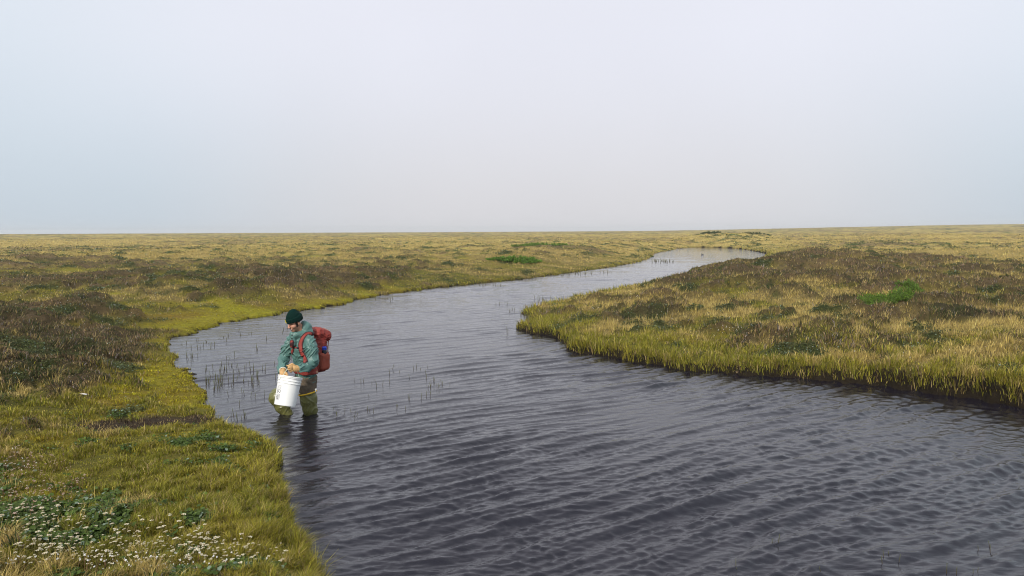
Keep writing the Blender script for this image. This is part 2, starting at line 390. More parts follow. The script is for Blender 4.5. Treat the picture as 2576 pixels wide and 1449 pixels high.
ground['label'] = "rolling tundra ground of moss, sedge and dark heath around the river"

SG, AG, HG, WG = sg.reshape(nr_, nt_), ag.reshape(nr_, nt_, 4), hg.reshape(nr_, nt_), wg.reshape(nr_, nt_, 6)
def samp(th, r, arr):
    a = (th - th_f[0]) / (th_f[1] - th_f[0]); b = (np.log(r) - LR0) / (LR1 - LR0) * (nr_ - 1)
    a = np.clip(a, 0, NF - 1.001); b = np.clip(b, 0, nr_ - 1.001)
    ia, ib = a.astype(int), b.astype(int); fa, fb = a - ia, b - ib
    if arr.ndim == 3: fa, fb = fa[:, None], fb[:, None]
    return (arr[ib, ia] * (1 - fa) + arr[ib, ia + 1] * fa) * (1 - fb) + (arr[ib + 1, ia] * (1 - fa) + arr[ib + 1, ia + 1] * fa) * fb
def gz(x, y):
    return float(samp(np.array([math.atan2(x, y)]), np.array([math.hypot(x, y)]), HG)[0])

# ------------------------------------------------------------------ water
def water():
    th = np.radians(np.arange(-44, 56.01, 0.11))
    rr = np.exp(np.linspace(math.log(2.2), math.log(150), 1400))
    t, r = np.meshgrid(th, rr)
    x, y = (np.sin(t) * r).ravel(), (np.cos(t) * r).ravel()
    r = r.ravel()
    z = np.zeros_like(x)
    R_ = np.random.default_rng(5)
    # gusts bend and group the wave trains
    wx = x + 0.30 * fbm(x, y, 3.4, 2, 301); wy = y + 0.30 * fbm(x, y, 3.4, 2, 311)
    res = r * 0.0030
    ox = fbm(x, y, 4.5, 2, 331); 
    rightw = sstep(-1.0, 6.0, x - 0.1 * y)
    lee = 0.5 + .5 * sstep(-0.5, 2.0, x + 1.6 + .12 * y)
    for i in range(64):
        if i < 22: base, sprd, l0, l1, A = 124, 7, .18, .56, 1.25    # main train, long crests rising to the right
        elif i < 38: base, sprd, l0, l1, A = 116, 15, .05, .16, 1.25  # its short ripples
        elif i < 50: base, sprd, l0, l1, A = 50, 8, .14, .42, .6    # second train crossing on the right
        else: base, sprd, l0, l1, A = 100, 34, .05, .20, .95
        lam = math.exp(R_.uniform(math.log(l0), math.log(l1)))
        a = rad(base + R_.normal() * sprd)
        ux, uy = math.cos(a), math.sin(a)
        kk = 2 * math.pi / lam
        ph = kk * (ux * wx + uy * wy) + R_.uniform(0, 6.28)
        al, ac = (ux * x + uy * y) / (lam * 3.2), (-uy * x + ux * y) / (lam * 14)
        grp = np.clip(0.28 + 1.5 * perlin(al + i * 3.1, ac - i * 1.7, 400 + i), 0, 1.2)
        fade = 1 - sstep(lam * 0.24, lam * 0.62, res)
        wgt = A * 0.0135 * lam ** .92 * grp * fade
        if 38 <= i < 50: wgt = wgt * (0.05 + 1.2 * rightw)
        sn = np.sin(ph)
        z += wgt * (np.exp(1.5 * (sn - 1)) * 2 - .7)   # sharp crests, flat troughs
    z *= lee * (0.8 + .8 * np.clip(ox, -.7, 1)) * (1 - .45 * sstep(9, 20, r)) * (1 - .5 * sstep(25, 80, r))
    # rings spreading from the wading legs
    for (cx_, cy_) in ((-3.02, 10.05), (-2.62, 10.0)):
        q = np.hypot(x - cx_, y - cy_)
        z += .0045 * np.cos(q * 2 * math.pi / .14) * np.exp(-((q - .25) / .38) ** 2) * (q > .05)
    v = np.stack([x, y, z], 1)
    nc, nrw = len(th), len(rr)
    i0 = (np.arange(nrw - 1)[:, None] * nc + np.arange(nc - 1)[None]).ravel()
    f = np.stack([i0, i0 + 1, i0 + nc + 1, i0 + nc], 1)
    m, t_, b = new_mat("peat_water")
    b.inputs['Base Color'].default_value = (.010, .0085, .015, 1)
    b.inputs['Roughness'].default_value = .02
    b.inputs['IOR'].default_value = 1.41
    b.inputs['Specular IOR Level'].default_value = .5
    geo = t_.nodes.new('ShaderNodeNewGeometry')
    mp = t_.nodes.new('ShaderNodeMapping'); mp.inputs['Rotation'].default_value = (0, 0, rad(-32)); mp.inputs['Scale'].default_value = (.30, 1.7, 1)
    n1 = t_.nodes.new('ShaderNodeTexNoise'); n1.inputs['Scale'].default_value = 13; n1.inputs['Detail'].default_value = 5; n1.inputs['Roughness'].default_value = .62
    mp2 = t_.nodes.new('ShaderNodeMapping'); mp2.inputs['Rotation'].default_value = (0, 0, rad(20)); mp2.inputs['Scale'].default_value = (.5, 1.3, 1)
    n2 = t_.nodes.new('ShaderNodeTexNoise'); n2.inputs['Scale'].default_value = 4.2; n2.inputs['Detail'].default_value = 4
    t_.links.new(geo.outputs['Position'], mp.inputs[0]); t_.links.new(mp.outputs[0], n1.inputs['Vector'])
    t_.links.new(geo.outputs['Position'], mp2.inputs[0]); t_.links.new(mp2.outputs[0], n2.inputs['Vector'])
    b1 = t_.nodes.new('ShaderNodeBump'); b1.inputs['Strength'].default_value = .30; b1.inputs['Distance'].default_value = .018
    b2 = t_.nodes.new('ShaderNodeBump'); b2.inputs['Strength'].default_value = .16; b2.inputs['Distance'].default_value = .04
    t_.links.new(n1.outputs['Fac'], b1.inputs['Height']); t_.links.new(n2.outputs['Fac'], b2.inputs['Height'])
    t_.links.new(b1.outputs[0], b2.inputs['Normal']); t_.links.new(b2.outputs[0], b.inputs['Normal'])
    me = mesh_np("river_water", v, f.ravel(), np.full(len(f), 4), m, None, True)
    o = link("river_water", me); tag(o, "dark peaty river water with wind ripples reflecting the fog", kind='structure')
water()

# ------------------------------------------------------------------ grasses
def scatter(nn, rmin, rmax, mixinv=.6, fan=42):
    u = rng.random(nn)
    m = rng.random(nn) < mixinv
    r = np.where(m, 1 / (1 / rmin + u * (1 / rmax - 1 / rmin)), np.exp(math.log(rmin) + u * (math.log(rmax) - math.log(rmin))))
    t = np.radians(rng.uniform(-fan, fan, nn))
    return t, r
def blades(th, r, x, y, z, h, wd, col, lean, ldir, seg=2):
    """three-sided tapering leaves; col (n,3)"""
    nn = len(x)
    fa = rng.uniform(0, 2 * math.pi, nn)
    # mostly turned so their flat side is seen edgewise or face on at random
    sx, sy = np.cos(fa) * wd * .5, np.sin(fa) * wd * .5
    lx, ly = np.cos(ldir) * lean * h, np.sin(ldir) * lean * h
    tip = np.stack([x + lx, y + ly, z + h * np.sqrt(np.maximum(.08, 1 - lean ** 2 * .6))], 1)
    bz = z - 0.01 - .03 * h
    L0 = np.stack([x - sx, y - sy, bz], 1); R0 = np.stack([x + sx, y + sy, bz], 1)
    base = np.arange(nn)
    tipc = np.clip(col * rng.uniform(.85, 1.35, (nn, 1)), 0, .8)
    if seg == 1:
        v = np.stack([L0, R0, tip], 1).reshape(-1, 3)
        c = np.stack([col, col, tipc], 1).reshape(-1, 3)
        f = np.arange(nn * 3); cnt = np.full(nn, 3)
        return v, f, cnt, c
    mid = np.stack([x + lx * .32, y + ly * .32, z + h * .58], 1)
    o = np.stack([sx, sy, np.zeros(nn)], 1) * .75
    v = np.stack([L0, R0, mid + o, mid - o, tip], 1).reshape(-1, 3)
    c = np.stack([col, col, col, col, tipc], 1).reshape(-1, 3)
    b5 = base * 5
    f = np.stack([b5, b5 + 1, b5 + 2, b5 + 3, b5 + 3, b5 + 2, b5 + 4], 1).ravel()
    cnt = np.tile([4, 3], nn)
    return v, f, cnt, c
def build(name, parts, mat, label):
    off = 0; vs, fs, cs, co = [], [], [], []
    for v, f, c, k in parts:
        vs.append(v); fs.append(f + off); cs.append(c); co.append(k); off += len(v)
    me = mesh_np(name, np.vstack(vs), np.concatenate(fs), np.concatenate(cs), mat, np.vstack(co))
    o = link(name, me); tag(o, label, kind='stuff')
    return o

GRASS_M = leaf_mat("grass_blades", .22)
HEATH_M = leaf_mat("heath_leaves", .15, .75)
LEAF_M = leaf_mat("broad_leaves", .25, .62)
QUAL = 1.0
def plant_all():
    N = int(3100000 * QUAL)
    th, r = scatter(N, 3.0, 260, .62)
    s = samp(th, r, SG)
    keep = s > 0.0
    # crowd a few more stems along the water's edge, thin far land out
    th, r, s = th[keep], r[keep], s[keep]
    x, y = np.sin(th) * r, np.cos(th) * r
    z = samp(th, r, HG); W = samp(th, r, WG)
    cdf = np.cumsum(W, 1); q = rng.random(len(x))[:, None] * cdf[:, -1:]
    ty = (q > cdf).sum(1).clip(0, 5)
    clump = fbm(x, y, np.where(r < 8, .2, .32), 2, 501) ; patch = fbm(x, y, 1.3, 2, 511)
    lf = fbm(x, y, 1.1, 2, 521) * 7 + .6
    nn = len(x)
    mixc = np.clip(.5 + .7 * patch + rng.normal(0, .28, nn), 0, 1)[:, None]
    col = PAL[ty] * (1 - mixc) + PAL2[ty] * mixc
    col = col * rng.lognormal(-.05, .38, (nn, 1)) * np.array([1, 1, 1])
    fy = (.75 * sstep(25, 110, r) * ((ty == 1) | (ty == 0)) * rng.random(nn))[:, None]
    col = col + (np.array((.45, .345, .155)) - col) * fy
    dead = (rng.random(nn) < np.array([.02, .12, .15, .16, .02, .3])[ty])
    col = np.where(dead[:, None], np.array((.44, .33, .15)) * rng.uniform(.5, 1.2, (nn, 1)), col)
    lich = (ty == 3) & (rng.random(nn) < .06 + .1 * (patch > .25))
    ol = (ty == 3) & (rng.random(nn) < .16)
    col = np.where(ol[:, None], np.array((.24, .19, .06)) * rng.uniform(.5, 1.4, (nn, 1)), col)
    tn = (ty == 3) & (rng.random(nn) < .10)
    col = np.where(tn[:, None], np.array((.30, .20, .13)) * rng.uniform(.6, 1.3, (nn, 1)), col)
    col = np.where(lich[:, None], np.array((.26, .22, .21)) * rng.uniform(.7, 1.2, (nn, 1)), col)
    dg = (ty == 3) & (rng.random(nn) < .25 + .3 * (patch < -.1))
    col = np.where(dg[:, None], np.array((.042, .055, .018)) * rng.uniform(.6, 1.5, (nn, 1)), col)
    left = samp(th, r, AG)[:, 3] < .5
    edge = np.exp(-np.maximum(s, 0) / .9)
    hb = np.array([.022, .050, .078, .070, .05, .03])[ty]
    hh = hb * rng.uniform(.5, 1.35, nn) * np.clip(1 + 2.4 * clump, .25, 2.6)
    tall = np.where(left, np.where(r < 8, 1.3 * np.exp(-np.maximum(s, 0) / .5) + .1, .0), .8 * edge + .25)
    hh = hh * (1 + tall * (ty == 1)) * np.where(left & (r > 9) & (r < 60), .8, 1)
    hh = hh * np.where(left & (r < 9) & (ty == 1), .72, 1)
    hh = np.maximum(hh, .012) * (1 + .5 * sstep(30, 160, r))
    pxs = r / 745.0
    wd = np.maximum(np.array([.006, .0036, .0038, .007, .012, .008])[ty] * rng.uniform(.7, 1.3, nn), pxs * .5) * np.where(ty == 3, 1.3, 1)
    lean = np.clip(rng.normal(.5, .24, nn) + .14 * (r < 12) + (ty == 0) * .2 + (ty == 3) * .1, 0, .97)
    # leaves splay away from the middle of their tussock
    ee = .04
    cw_ = np.where(r < 8, .2, .32)
    cgx = fbm(x + ee, y, cw_, 2, 501) - clump; cgy = fbm(x, y + ee, cw_, 2, 501) - clump
    ldir = np.arctan2(-cgy, -cgx) + rng.normal(0, 1.0, nn)
    grassy = (ty <= 2) | (ty == 5)
    thin = rng.random(nn) < np.where(ty == 5, .22, 1.0) * np.where((clump < -.08) & (ty != 3), .35, 1.0)
    parts = {0: [], 1: []}
    for g in (0, 1):
        sel0 = (grassy if g == 0 else ~grassy) & thin
        for near in (True, False):
            sel = sel0 & ((r < 16) == near)
            if g == 1: sel = sel & (ty == 3)
            if not sel.any(): continue
            parts[g].append(blades(th[sel], r[sel], x[sel], y[sel], z[sel], hh[sel], wd[sel], col[sel], lean[sel], ldir[sel], 2 if near else 1))
    # an overhanging fringe of long sedge along every shore
    Nf = int(420000 * QUAL)
    t2, r2 = scatter(Nf * 3, 3.0, 110, .55)
    s2 = samp(t2, r2, SG); A2 = samp(t2, r2, AG)
    wdt = np.clip(.10 + r2 * .004, .1, .4)
    kp = (s2 > .012) & (s2 < wdt) & (rng.random(len(s2)) > A2[:, 2] * .75)
    kp &= rng.random(len(s2)) < np.where(A2[:, 1] > .6, .35, 1)
    t2, r2, s2, A2 = t2[kp], r2[kp], s2[kp], A2[kp]
    x2, y2 = np.sin(t2) * r2, np.cos(t2) * r2
    z2 = np.maximum(samp(t2, r2, HG), .01)
    nn = len(x2)
    cl = fbm(x2, y2, .35, 2, 541)
    h2 = (np.where(A2[:, 3] > .5, .17, .12) * rng.uniform(.45, 1.25, nn) * (1 + .8 * cl)).clip(.03, .4) * np.where(A2[:, 1] > .6, .35, 1) * np.where((A2[:, 3] < .5) & (r2 > 9), .65, 1)
    g0 = rng.random((nn, 1))
    c2 = (PAL[1] * (1 - g0) + PAL2[1] * g0) * rng.lognormal(0, .4, (nn, 1))
    old = rng.random(nn) < .22
    c2 = np.where(old[:, None], np.array((.22, .15, .06)) * rng.uniform(.5, 1.2, (nn, 1)), c2)
    # lean out over the water: follow the downhill gradient of s
    e = 0.08
    def sd(xx, yy): return samp(np.arctan2(xx, yy), np.hypot(xx, yy), SG)
    gx = sd(x2 + e, y2) - sd(x2 - e, y2); gy = sd(x2, y2 + e) - sd(x2, y2 - e)
    od = np.arctan2(-gy, -gx)
    parts[0].append(blades(t2, r2, x2, y2, z2, h2, np.maximum(.005, r2 / 745 * .55), c2, np.clip(rng.normal(.62, .24, nn), 0, .99), od + rng.normal(0, .8, nn), 2))
    build("tundra_grass", parts[0], GRASS_M, "green and straw coloured grass, sedge and moss covering both river banks")
    build("heath_plants", parts[1], HEATH_M, "dark brown heath and dwarf shrub patches on the tundra")
    # round and pointed leaves of ground-hugging plants
    sel = (ty == 4) & (r < 130)
    xs, ys, zs, rs = x[sel], y[sel], z[sel], r[sel]
    nn = len(xs)
    # extra small dark leaves within heath too
    size = np.clip(np.where(rs < 9, .017, .013) * rng.uniform(.5, 1.35, nn), rs / 745 * .6, 1)
    nrm = np.stack([rng.normal(0, .45, nn), rng.normal(-.15, .45, nn), np.ones(nn)], 1); nrm /= np.linalg.norm(nrm, axis=1)[:, None]
    a1 = np.cross(nrm, np.stack([np.cos(q := rng.uniform(0, 6.28, nn)), np.sin(q), np.zeros(nn)], 1)); a1 /= np.linalg.norm(a1, axis=1)[:, None]
    a2 = np.cross(nrm, a1)
    up = zs + rng.uniform(.005, .055, nn) * (1 + rs * .01)
    c0 = np.stack([xs, ys, up], 1)
    ring = []
    for j in range(6):
        aa = j * math.pi / 3
        rr_ = size * (1.15 if j == 0 else (.8 if j == 3 else 1.0))
        ring.append(c0 + a1 * (math.cos(aa) * rr_)[:, None] + a2 * (math.sin(aa) * rr_ * .8)[:, None] + nrm * (rr_ * (.18 if j in (1, 2, 4, 5) else 0))[:, None])
    v = np.stack(ring, 1).reshape(-1, 3)
    b6 = np.arange(nn)[:, None] * 6
    f = np.concatenate([b6 + 0, b6 + 1, b6 + 2, b6 + 3, b6 + 0, b6 + 3, b6 + 4, b6 + 5], 1).ravel()
    mm = np.clip(.35 + .5 * fbm(xs, ys, .5, 2, 551) + rng.normal(0, .2, nn), 0, 1)[:, None]
    cc = (PAL[4] * (1 - mm) + PAL2[4] * mm) * rng.lognormal(0, .3, (nn, 1))
    cc = np.where((rs > 11)[:, None], cc * np.array((1.05, .78, 1.1)), cc)
    gy_ = rng.random(nn) < .06
    cc = np.where(gy_[:, None], np.array((.20, .26, .19)), cc)
    build("leafy_ground_cover", [(v, f, np.full(nn * 2, 4), np.repeat(cc, 6, 0))], LEAF_M, "low dark green round leaved plants creeping over the banks")
plant_all()
# ------------------------------------------------------------------ implicit surfaces for figure, clothes and pack
def v3(p): return np.array([p[0], p[1], p[2]], float)
def cone(p, a, b, ra, rb, ax=None, k=1.0):
    """tapering limb; ax/k squeeze the section along one axis"""
    a, b = v3(a), v3(b)
    q = p - a; ba = b - a
    if ax is not None:
        ax = v3(ax); q = q + np.outer(q @ ax * (1 / k - 1), ax); ba = ba + (ba @ ax) * (1 / k - 1) * ax
    h = np.clip(q @ ba / (ba @ ba), 0, 1)
    return np.linalg.norm(q - h[:, None] * ba, axis=1) - (ra + (rb - ra) * h)
def ell(p, c, r, M=None):
    q = p - v3(c)
    if M is not None: q = q @ M
    r = np.array(r, float)
    k0 = np.linalg.norm(q / r, axis=1); k1 = np.linalg.norm(q / (r * r), axis=1) + 1e-9
    return k0 * (k0 - 1) / k1
def rbox(p, c, hs, rd, M=None):
    q = p - v3(c)
    if M is not None: q = q @ M
    q = np.abs(q) - (np.array(hs, float) - rd)
    return np.linalg.norm(np.maximum(q, 0), axis=1) + np.minimum(q.max(1), 0) - rd
def smin(a, b, k=.03):
    h = np.clip(.5 + .5 * (b - a) / k, 0, 1)
    return b * (1 - h) + a * h - k * h * (1 - h)
def smax(a, b, k=.01): return -smin(-a, -b, k)
def chain(p, pts, k=.03, ax=None, kk=1.0):
    d = None
    for (a, ra), (b, rb) in zip(pts[:-1], pts[1:]):
        e = cone(p, a, b, ra, rb, ax, kk)
        d = e if d is None else smin(d, e, k)
    return d
def surf(f, lo, hi, h):
    lo, hi = np.array(lo, float), np.array(hi, float)
    n = np.ceil((hi - lo) / h).astype(int) + 1
    xs = [lo[i] + h * np.arange(n[i]) for i in range(3)]
    G = np.stack(np.meshgrid(*xs, indexing='ij'), -1).reshape(-1, 3)
    Vv = np.concatenate([f(G[i:i + 400000]) for i in range(0, len(G), 400000)]).reshape(n)
    ins = Vv < 0
    c = [n[i] - 1 for i in range(3)]
    acc = np.zeros((*c, 3)); cnt = np.zeros(c)
    idx = np.stack(np.meshgrid(*[np.arange(k) for k in c], indexing='ij'), -1).astype(float)
    cor = [(i, j, k) for i in (0, 1) for j in (0, 1) for k in (0, 1)]
    sl = lambda A, o: A[o[0]:o[0] + c[0], o[1]:o[1] + c[1], o[2]:o[2] + c[2]]
    for a in cor:
        for ax in range(3):
            if a[ax]: continue
            b = list(a); b[ax] = 1
            va, vb = sl(Vv, a), sl(Vv, b)
            m = (va < 0) != (vb < 0)
            t = np.where(m, va / np.where(m, va - vb, 1), 0)
            off = np.zeros((*c, 3)); off[:] = a; off[..., ax] += t
            acc += np.where(m[..., None], off, 0); cnt += m
    act = cnt > 0
    vid = np.full(c, -1); vid[act] = np.arange(act.sum())
    vert = lo + h * (idx[act] + acc[act] / cnt[act][:, None])
    faces = []
    for ax in range(3):
        o1, o2 = [i for i in range(3) if i != ax]
        s0 = [slice(None)] * 3; s1 = [slice(None)] * 3
        s0[ax] = slice(0, n[ax] - 1); s1[ax] = slice(1, n[ax])
        m = ins[tuple(s0)] != ins[tuple(s1)]
        g = np.argwhere(m)
        ok = (g[:, o1] > 0) & (g[:, o2] > 0) & (g[:, o1] < c[o1]) & (g[:, o2] < c[o2])
        g = g[ok]
        def cell(d1, d2):
            q = g.copy(); q[:, o1] -= d1; q[:, o2] -= d2
            return vid[q[:, 0], q[:, 1], q[:, 2]]
        quad = np.stack([cell(1, 1), cell(0, 1), cell(0, 0), cell(1, 0)], 1)
        fl = ins[tuple(s0)][g[:, 0], g[:, 1], g[:, 2]]
        if ax == 1: fl = ~fl
        quad[~fl] = quad[~fl][:, ::-1]
        faces.append(quad)
    Fq = np.vstack(faces)
    Fq = Fq[(Fq >= 0).all(1)]
    return vert, Fq
def sdf_obj(name, f, lo, hi, h, mat, parent=None, colf=None):
    v, fq = surf(f, lo, hi, h)
    me = mesh_np(name, v, fq.ravel(), np.full(len(fq), 4), mat, None if colf is None else colf(v), True)
    return link(name, me, parent)
def folds(p, sc=1.0, seed=0):
    x, y, z = p[:, 0], p[:, 1], p[:, 2]
    wx = perlin(x / .16 + z * 2, y / .16, 690 + seed) * .05
    a = perlin((z + x * .75 + wx) / (.075 * sc), (x - z * .7 + y) / (.26 * sc), 700 + seed)
    b = perlin((z - x * .95 - wx) / (.060 * sc), (x + z * .8 - y) / (.24 * sc), 720 + seed)
    ra = np.exp(-(a / .16) ** 2); rb = np.exp(-(b / .14) ** 2)
    m = sstep(-.3, .3, perlin(x / .13, z / .15 + y * 4, 740 + seed))
    return ra * m + rb * (1 - m) - .35
def tube(pts, r, seg=8, closed=False, taper=None):
    pts = [Vector(p) for p in pts]; vs = []; fs = []
    n = len(pts)
    for i, p in enumerate(pts):
        t = (pts[(i + 1) % n] - pts[i - 1]) if (closed or 0 < i < n - 1) else (pts[1] - pts[0] if i == 0 else pts[-1] - pts[-2])
        t.normalize(); a = t.cross(Vector((.13, .21, .97))).normalized(); b = t.cross(a)
        rr = r if taper is None else r * taper[i]
        for k in range(seg):
            g = 2 * math.pi * k / seg
            vs.append(p + (a * math.cos(g) + b * math.sin(g)) * rr)
    for i in range(n if closed else n - 1):
        for k in range(seg):
            j = (i + 1) % n
            fs.append((i * seg + k, i * seg + (k + 1) % seg, j * seg + (k + 1) % seg, j * seg + k))
    if not closed:
        fs.append(tuple(range(seg))[::-1]); fs.append(tuple((n - 1) * seg + k for k in range(seg)))
    return vs, fs
class MB:
    def __init__(s): s.v = []; s.f = []; s.c = []
    def add(s, vs, fs, col=None):
        o = len(s.v); s.v += [tuple(v) for v in vs]; s.f += [tuple(i + o for i in f) for f in fs]
        s.c += [col or (1, 1, 1)] * len(vs) if not (col and isinstance(col, list)) else col
        return s
    def mesh(s, name, mat, smooth=True, cols=False):
        me = bpy.data.meshes.new(name); me.from_pydata(s.v, [], s.f); me.update()
        if smooth: me.polygons.foreach_set("use_smooth", [True] * len(me.polygons))
        if cols:
            a = me.attributes.new("col", 'FLOAT_COLOR', 'POINT')
            a.data.foreach_set("color", np.hstack([np.array(s.c, np.float32), np.ones((len(s.c), 1), np.float32)]).ravel())
        if mat: me.materials.append(mat)
        return me
def smooth_path(pts, n=6):
    P = [Vector(p) for p in pts]; out_ = []
    for i in range(len(P) - 1):
        p0, p1, p2, p3 = P[max(i - 1, 0)], P[i], P[i + 1], P[min(i + 2, len(P) - 1)]
        for t in np.linspace(0, 1, n, endpoint=False):
            out_.append(.5 * ((2 * p1) + (-p0 + p2) * t + (2 * p0 - 5 * p1 + 4 * p2 - p3) * t * t + (-p0 + 3 * p1 - 3 * p2 + p3) * t ** 3))
    return out_ + [P[-1]]

# positions measured on the photograph's figure, with a depth d behind the near leg's waterline
Y0 = at_z((1000 + 640 / 2.684) / 1.58385, (1180 + 1258 / 2.684) / 1.58385).y
def Q(cx, cy, d=0.0):
    return at_y((1000 + cx / 2.684) / 1.58385, (1180 + cy / 2.684) / 1.58385, Y0 + d)
YAW = rad(40)
Fd = Vector((-math.sin(YAW), -math.cos(YAW), 0)); Ld = Vector((math.cos(YAW), -math.sin(YAW), 0))

def make_person():
    root = bpy.data.objects.new("person", None); COL.objects.link(root)
    org = Q(560, 1250, .03); org.z = 0
    root.location = org
    tag(root, "person wading in a green knit hat, teal rain jacket and olive thigh waders", "person")
    def put(o):
        o.parent = root; o.matrix_parent_inverse = Matrix.Translation(-org); return o
    cloth_j = simple_mat("jacket_cloth", (.078, .170, .152), .42, .5, .10, 14, .25, 160)
    cloth_t = simple_mat("trouser_cloth", (.135, .105, .075), .85, .2, .15, 20, .4, 260)
    rubber = simple_mat("wader_rubber", (.130, .128, .038), .30, .5, .22, 9, .25, 60)
    yellow = simple_mat("yellow_strap", (.85, .52, .03), .5)
    knit = simple_mat("hat_knit", (.002, .024, .019), .9, .15, .2, 60, 1.0, 420)
    leather = simple_mat("glove_leather", (.56, .34, .15), .65, .3, .18, 26, .4, 120)
    skin = leaf_mat("skin", .0, .5)
    # --- torso and sleeves
    TOR = [(Q(594, 940, .05), .164), (Q(588, 840, .04), .150), (Q(566, 700, .02), .158), (Q(546, 560, -.02), .176), (Q(545, 478, -.03), .142)]
    LA = [(Q(626, 482, -.12), .082), (Q(648, 590, -.16), .086), (Q(655, 700, -.20), .082), (Q(590, 758, -.29), .066), (Q(508, 776, -.38), .056)]
    RA = [(Q(432, 475, .10), .074), (Q(388, 570, .08), .078), (Q(356, 670, .04), .076), (Q(342, 745, -.08), .068), (Q(342, 800, -.20), .058)]
    O = Q(468, 277, -.10)
    hf = (Fd * .927 + Vector((0, 0, -.375))).normalized(); hl = Ld; hu = hl.cross(hf) * -1
    if hu.z < 0: hu = -hu
    HM = np.array([[*hl], [*hf], [*hu]]).T     # columns: local axes
    def torso(p): return chain(p, TOR, .05, Fd, .74)
    hemp, hemn = Q(600, 922, .05), Vector((.05, 0, 1)).normalized()
    def hood(p):
        d = ell(p, Q(578, 350, .02), (.095, .10, .105))
        d = smin(d, cone(p, Q(562, 285, .0), Q(612, 385, .02), .032, .055), .03)
        d = smin(d, cone(p, Q(500, 410, -.12), Q(640, 395, .0), .042, .04), .03)
        d = smin(d, cone(p, Q(440, 405, -.13), Q(510, 415, -.10), .024, .045), .025)
        d = smin(d, cone(p, Q(446, 410, -.12), Q(450, 500, -.14), .036, .05), .04)
        d = smin(d, cone(p, Q(470, 420, .04), Q(560, 420, .05), .05, .06), .04)
        head = ell(p, O + hf * .012 + hu * -.005, (.086, .115, .135), HM)
        return smax(d, -head, .012)
    def jacket(p):
        d = torso(p)
        d = smin(d, chain(p, LA, .03), .035)
        d = smin(d, chain(p, RA, .03), .035)
        fo = folds(p, 1.0, 1)
        arm = np.minimum(chain(p, LA, .03), chain(p, RA, .03))
        d = d - fo * np.where(arm < .02, .020, .016)
        # hem of the placket and gathered front
        d = smin(d, hood(p) - folds(p, .9, 4) * .006, .02)
        hq = (p - v3(hemp)) @ v3(hemn)
        low = torso(p) < .05
        d = np.where(low, smax(d, -hq - .01 * np.sin(p[:, 0] * 40), .006), d)
        # cuffs are cut open
        for A in (LA, RA):
            e = v3(A[-1][0]); t = v3(A[-1][0]) - v3(A[-2][0]); t /= np.linalg.norm(t)
            cut = (p - e) @ t - .005
            near = np.linalg.norm(p - e, axis=1) < .12
            d = np.where(near & (cut > 0), np.maximum(d, cut), d)
        return d
    j = put(sdf_obj("jacket", jacket, (org.x - .62, Y0 - .72, .25), (org.x + .55, Y0 + .5, 1.42), .0085, cloth_j))
    bt = MB()
    def hit(cx, cy, f, d0=-.7, d1=.4):
        ds = np.linspace(d0, d1, 500); P_ = np.array([v3(Q(cx, cy, d)) for d in ds]); vv = f(P_)
        k = np.argmax(vv < 0); return Vector(P_[k])
    snap = simple_mat("snap_dark", (.02, .03, .03), .4)
    for (cx, cy) in ((438, 452), (440, 420)):
        bt = MB(); c = hit(cx, cy, jacket); bt.add(*tube([c + Vector((0, -.002, 0)) * 1, c + Vector((0, -.007, 0))], .009, 10))
        k = link("button", bt.mesh("button", snap)); k.parent = j
    # placket edge
    # --- trousers
    RTH = [(Q(560, 890, .08), .125), (Q(440, 985, .05), .105), (Q(330, 1060, .03), .095)]
    LTH = [(Q(612, 890, .02), .125), (Q(608, 980, .0), .108), (Q(610, 1060, .0), .100)]
    def trousers(p):
        d = smin(cone(p, Q(590, 860, .05), Q(590, 905, .05), .115, .13, Fd, .78), chain(p, LTH, .03), .05)
        d = smin(d, chain(p, RTH, .03), .05)
        return d - folds(p, .9, 9) * .007
    put(sdf_obj("trousers", trousers, (org.x - .5, Y0 - .25, .1), (org.x + .3, Y0 + .35, .62), .009, cloth_t))
    # --- waders
    def boot_l(p):
        d = chain(p, [(Q(608, 1015, .0), .107), (Q(614, 1100, 0), .110), (Q(628, 1195, 0), .097), (Q(634, 1228, 0), .088), (Q(640, 1330, .0), .062), (Q(648, 1500, .02), .055)], .035)
        d = smin(d, cone(p, Q(648, 1500, .02), Q(600, 1530, -.14), .055, .045), .03)
        d = d - folds(p, 1.3, 12) * .009
        n = Vector((-.22, 0, 1)).normalized(); c = Q(606, 1024, 0)
        return smax(d, (p - v3(c)) @ v3(n), .004)
    bl = put(sdf_obj("wader", boot_l, (org.x - .05, Y0 - .3, -.45), (org.x + .3, Y0 + .2, .42), .009, rubber))
    def boot_r(p):
        d = chain(p, [(Q(385, 1020, .04), .104), (Q(300, 1068, .02), .112), (Q(272, 1092, .0), .098)], .04)
        d = smin(d, chain(p, [(Q(285, 1098, .0), .094), (Q(335, 1180, .0), .090), (Q(388, 1262, .02), .075), (Q(430, 1400, .08), .058)], .03), .04)
        d = smin(d, cone(p, Q(430, 1400, .08), Q(395, 1440, -.05), .058, .05), .03)
        d = d - folds(p, 1.3, 15) * .010
        n = (Q(520, 915, .06) - Q(385, 1010, .04)).normalized(); c = Q(395, 1003, .04)
        return smax(d, (p - v3(c)) @ v3(n), .004)
    br = put(sdf_obj("wader", boot_r, (org.x - .62, Y0 - .25, -.4), (org.x + .05, Y0 + .28, .5), .009, rubber))
    ring = []
    c = Q(606, 1024, 0); n = Vector((-.22, 0, 1)).normalized(); e1 = n.cross(Vector((0, 1, 0))).normalized(); e2 = n.cross(e1)
    for i in range(40):
        g = 2 * math.pi * i / 40; ring.append(c + (e1 * math.cos(g) + e2 * math.sin(g)) * .121 - n * .012)
    m = MB(); m.add(*tube(ring, .010, 8, True))
    o = link("strap", m.mesh("strap", yellow)); o.parent = bl
    m = MB(); bc = Q(688, 1003, -.06)
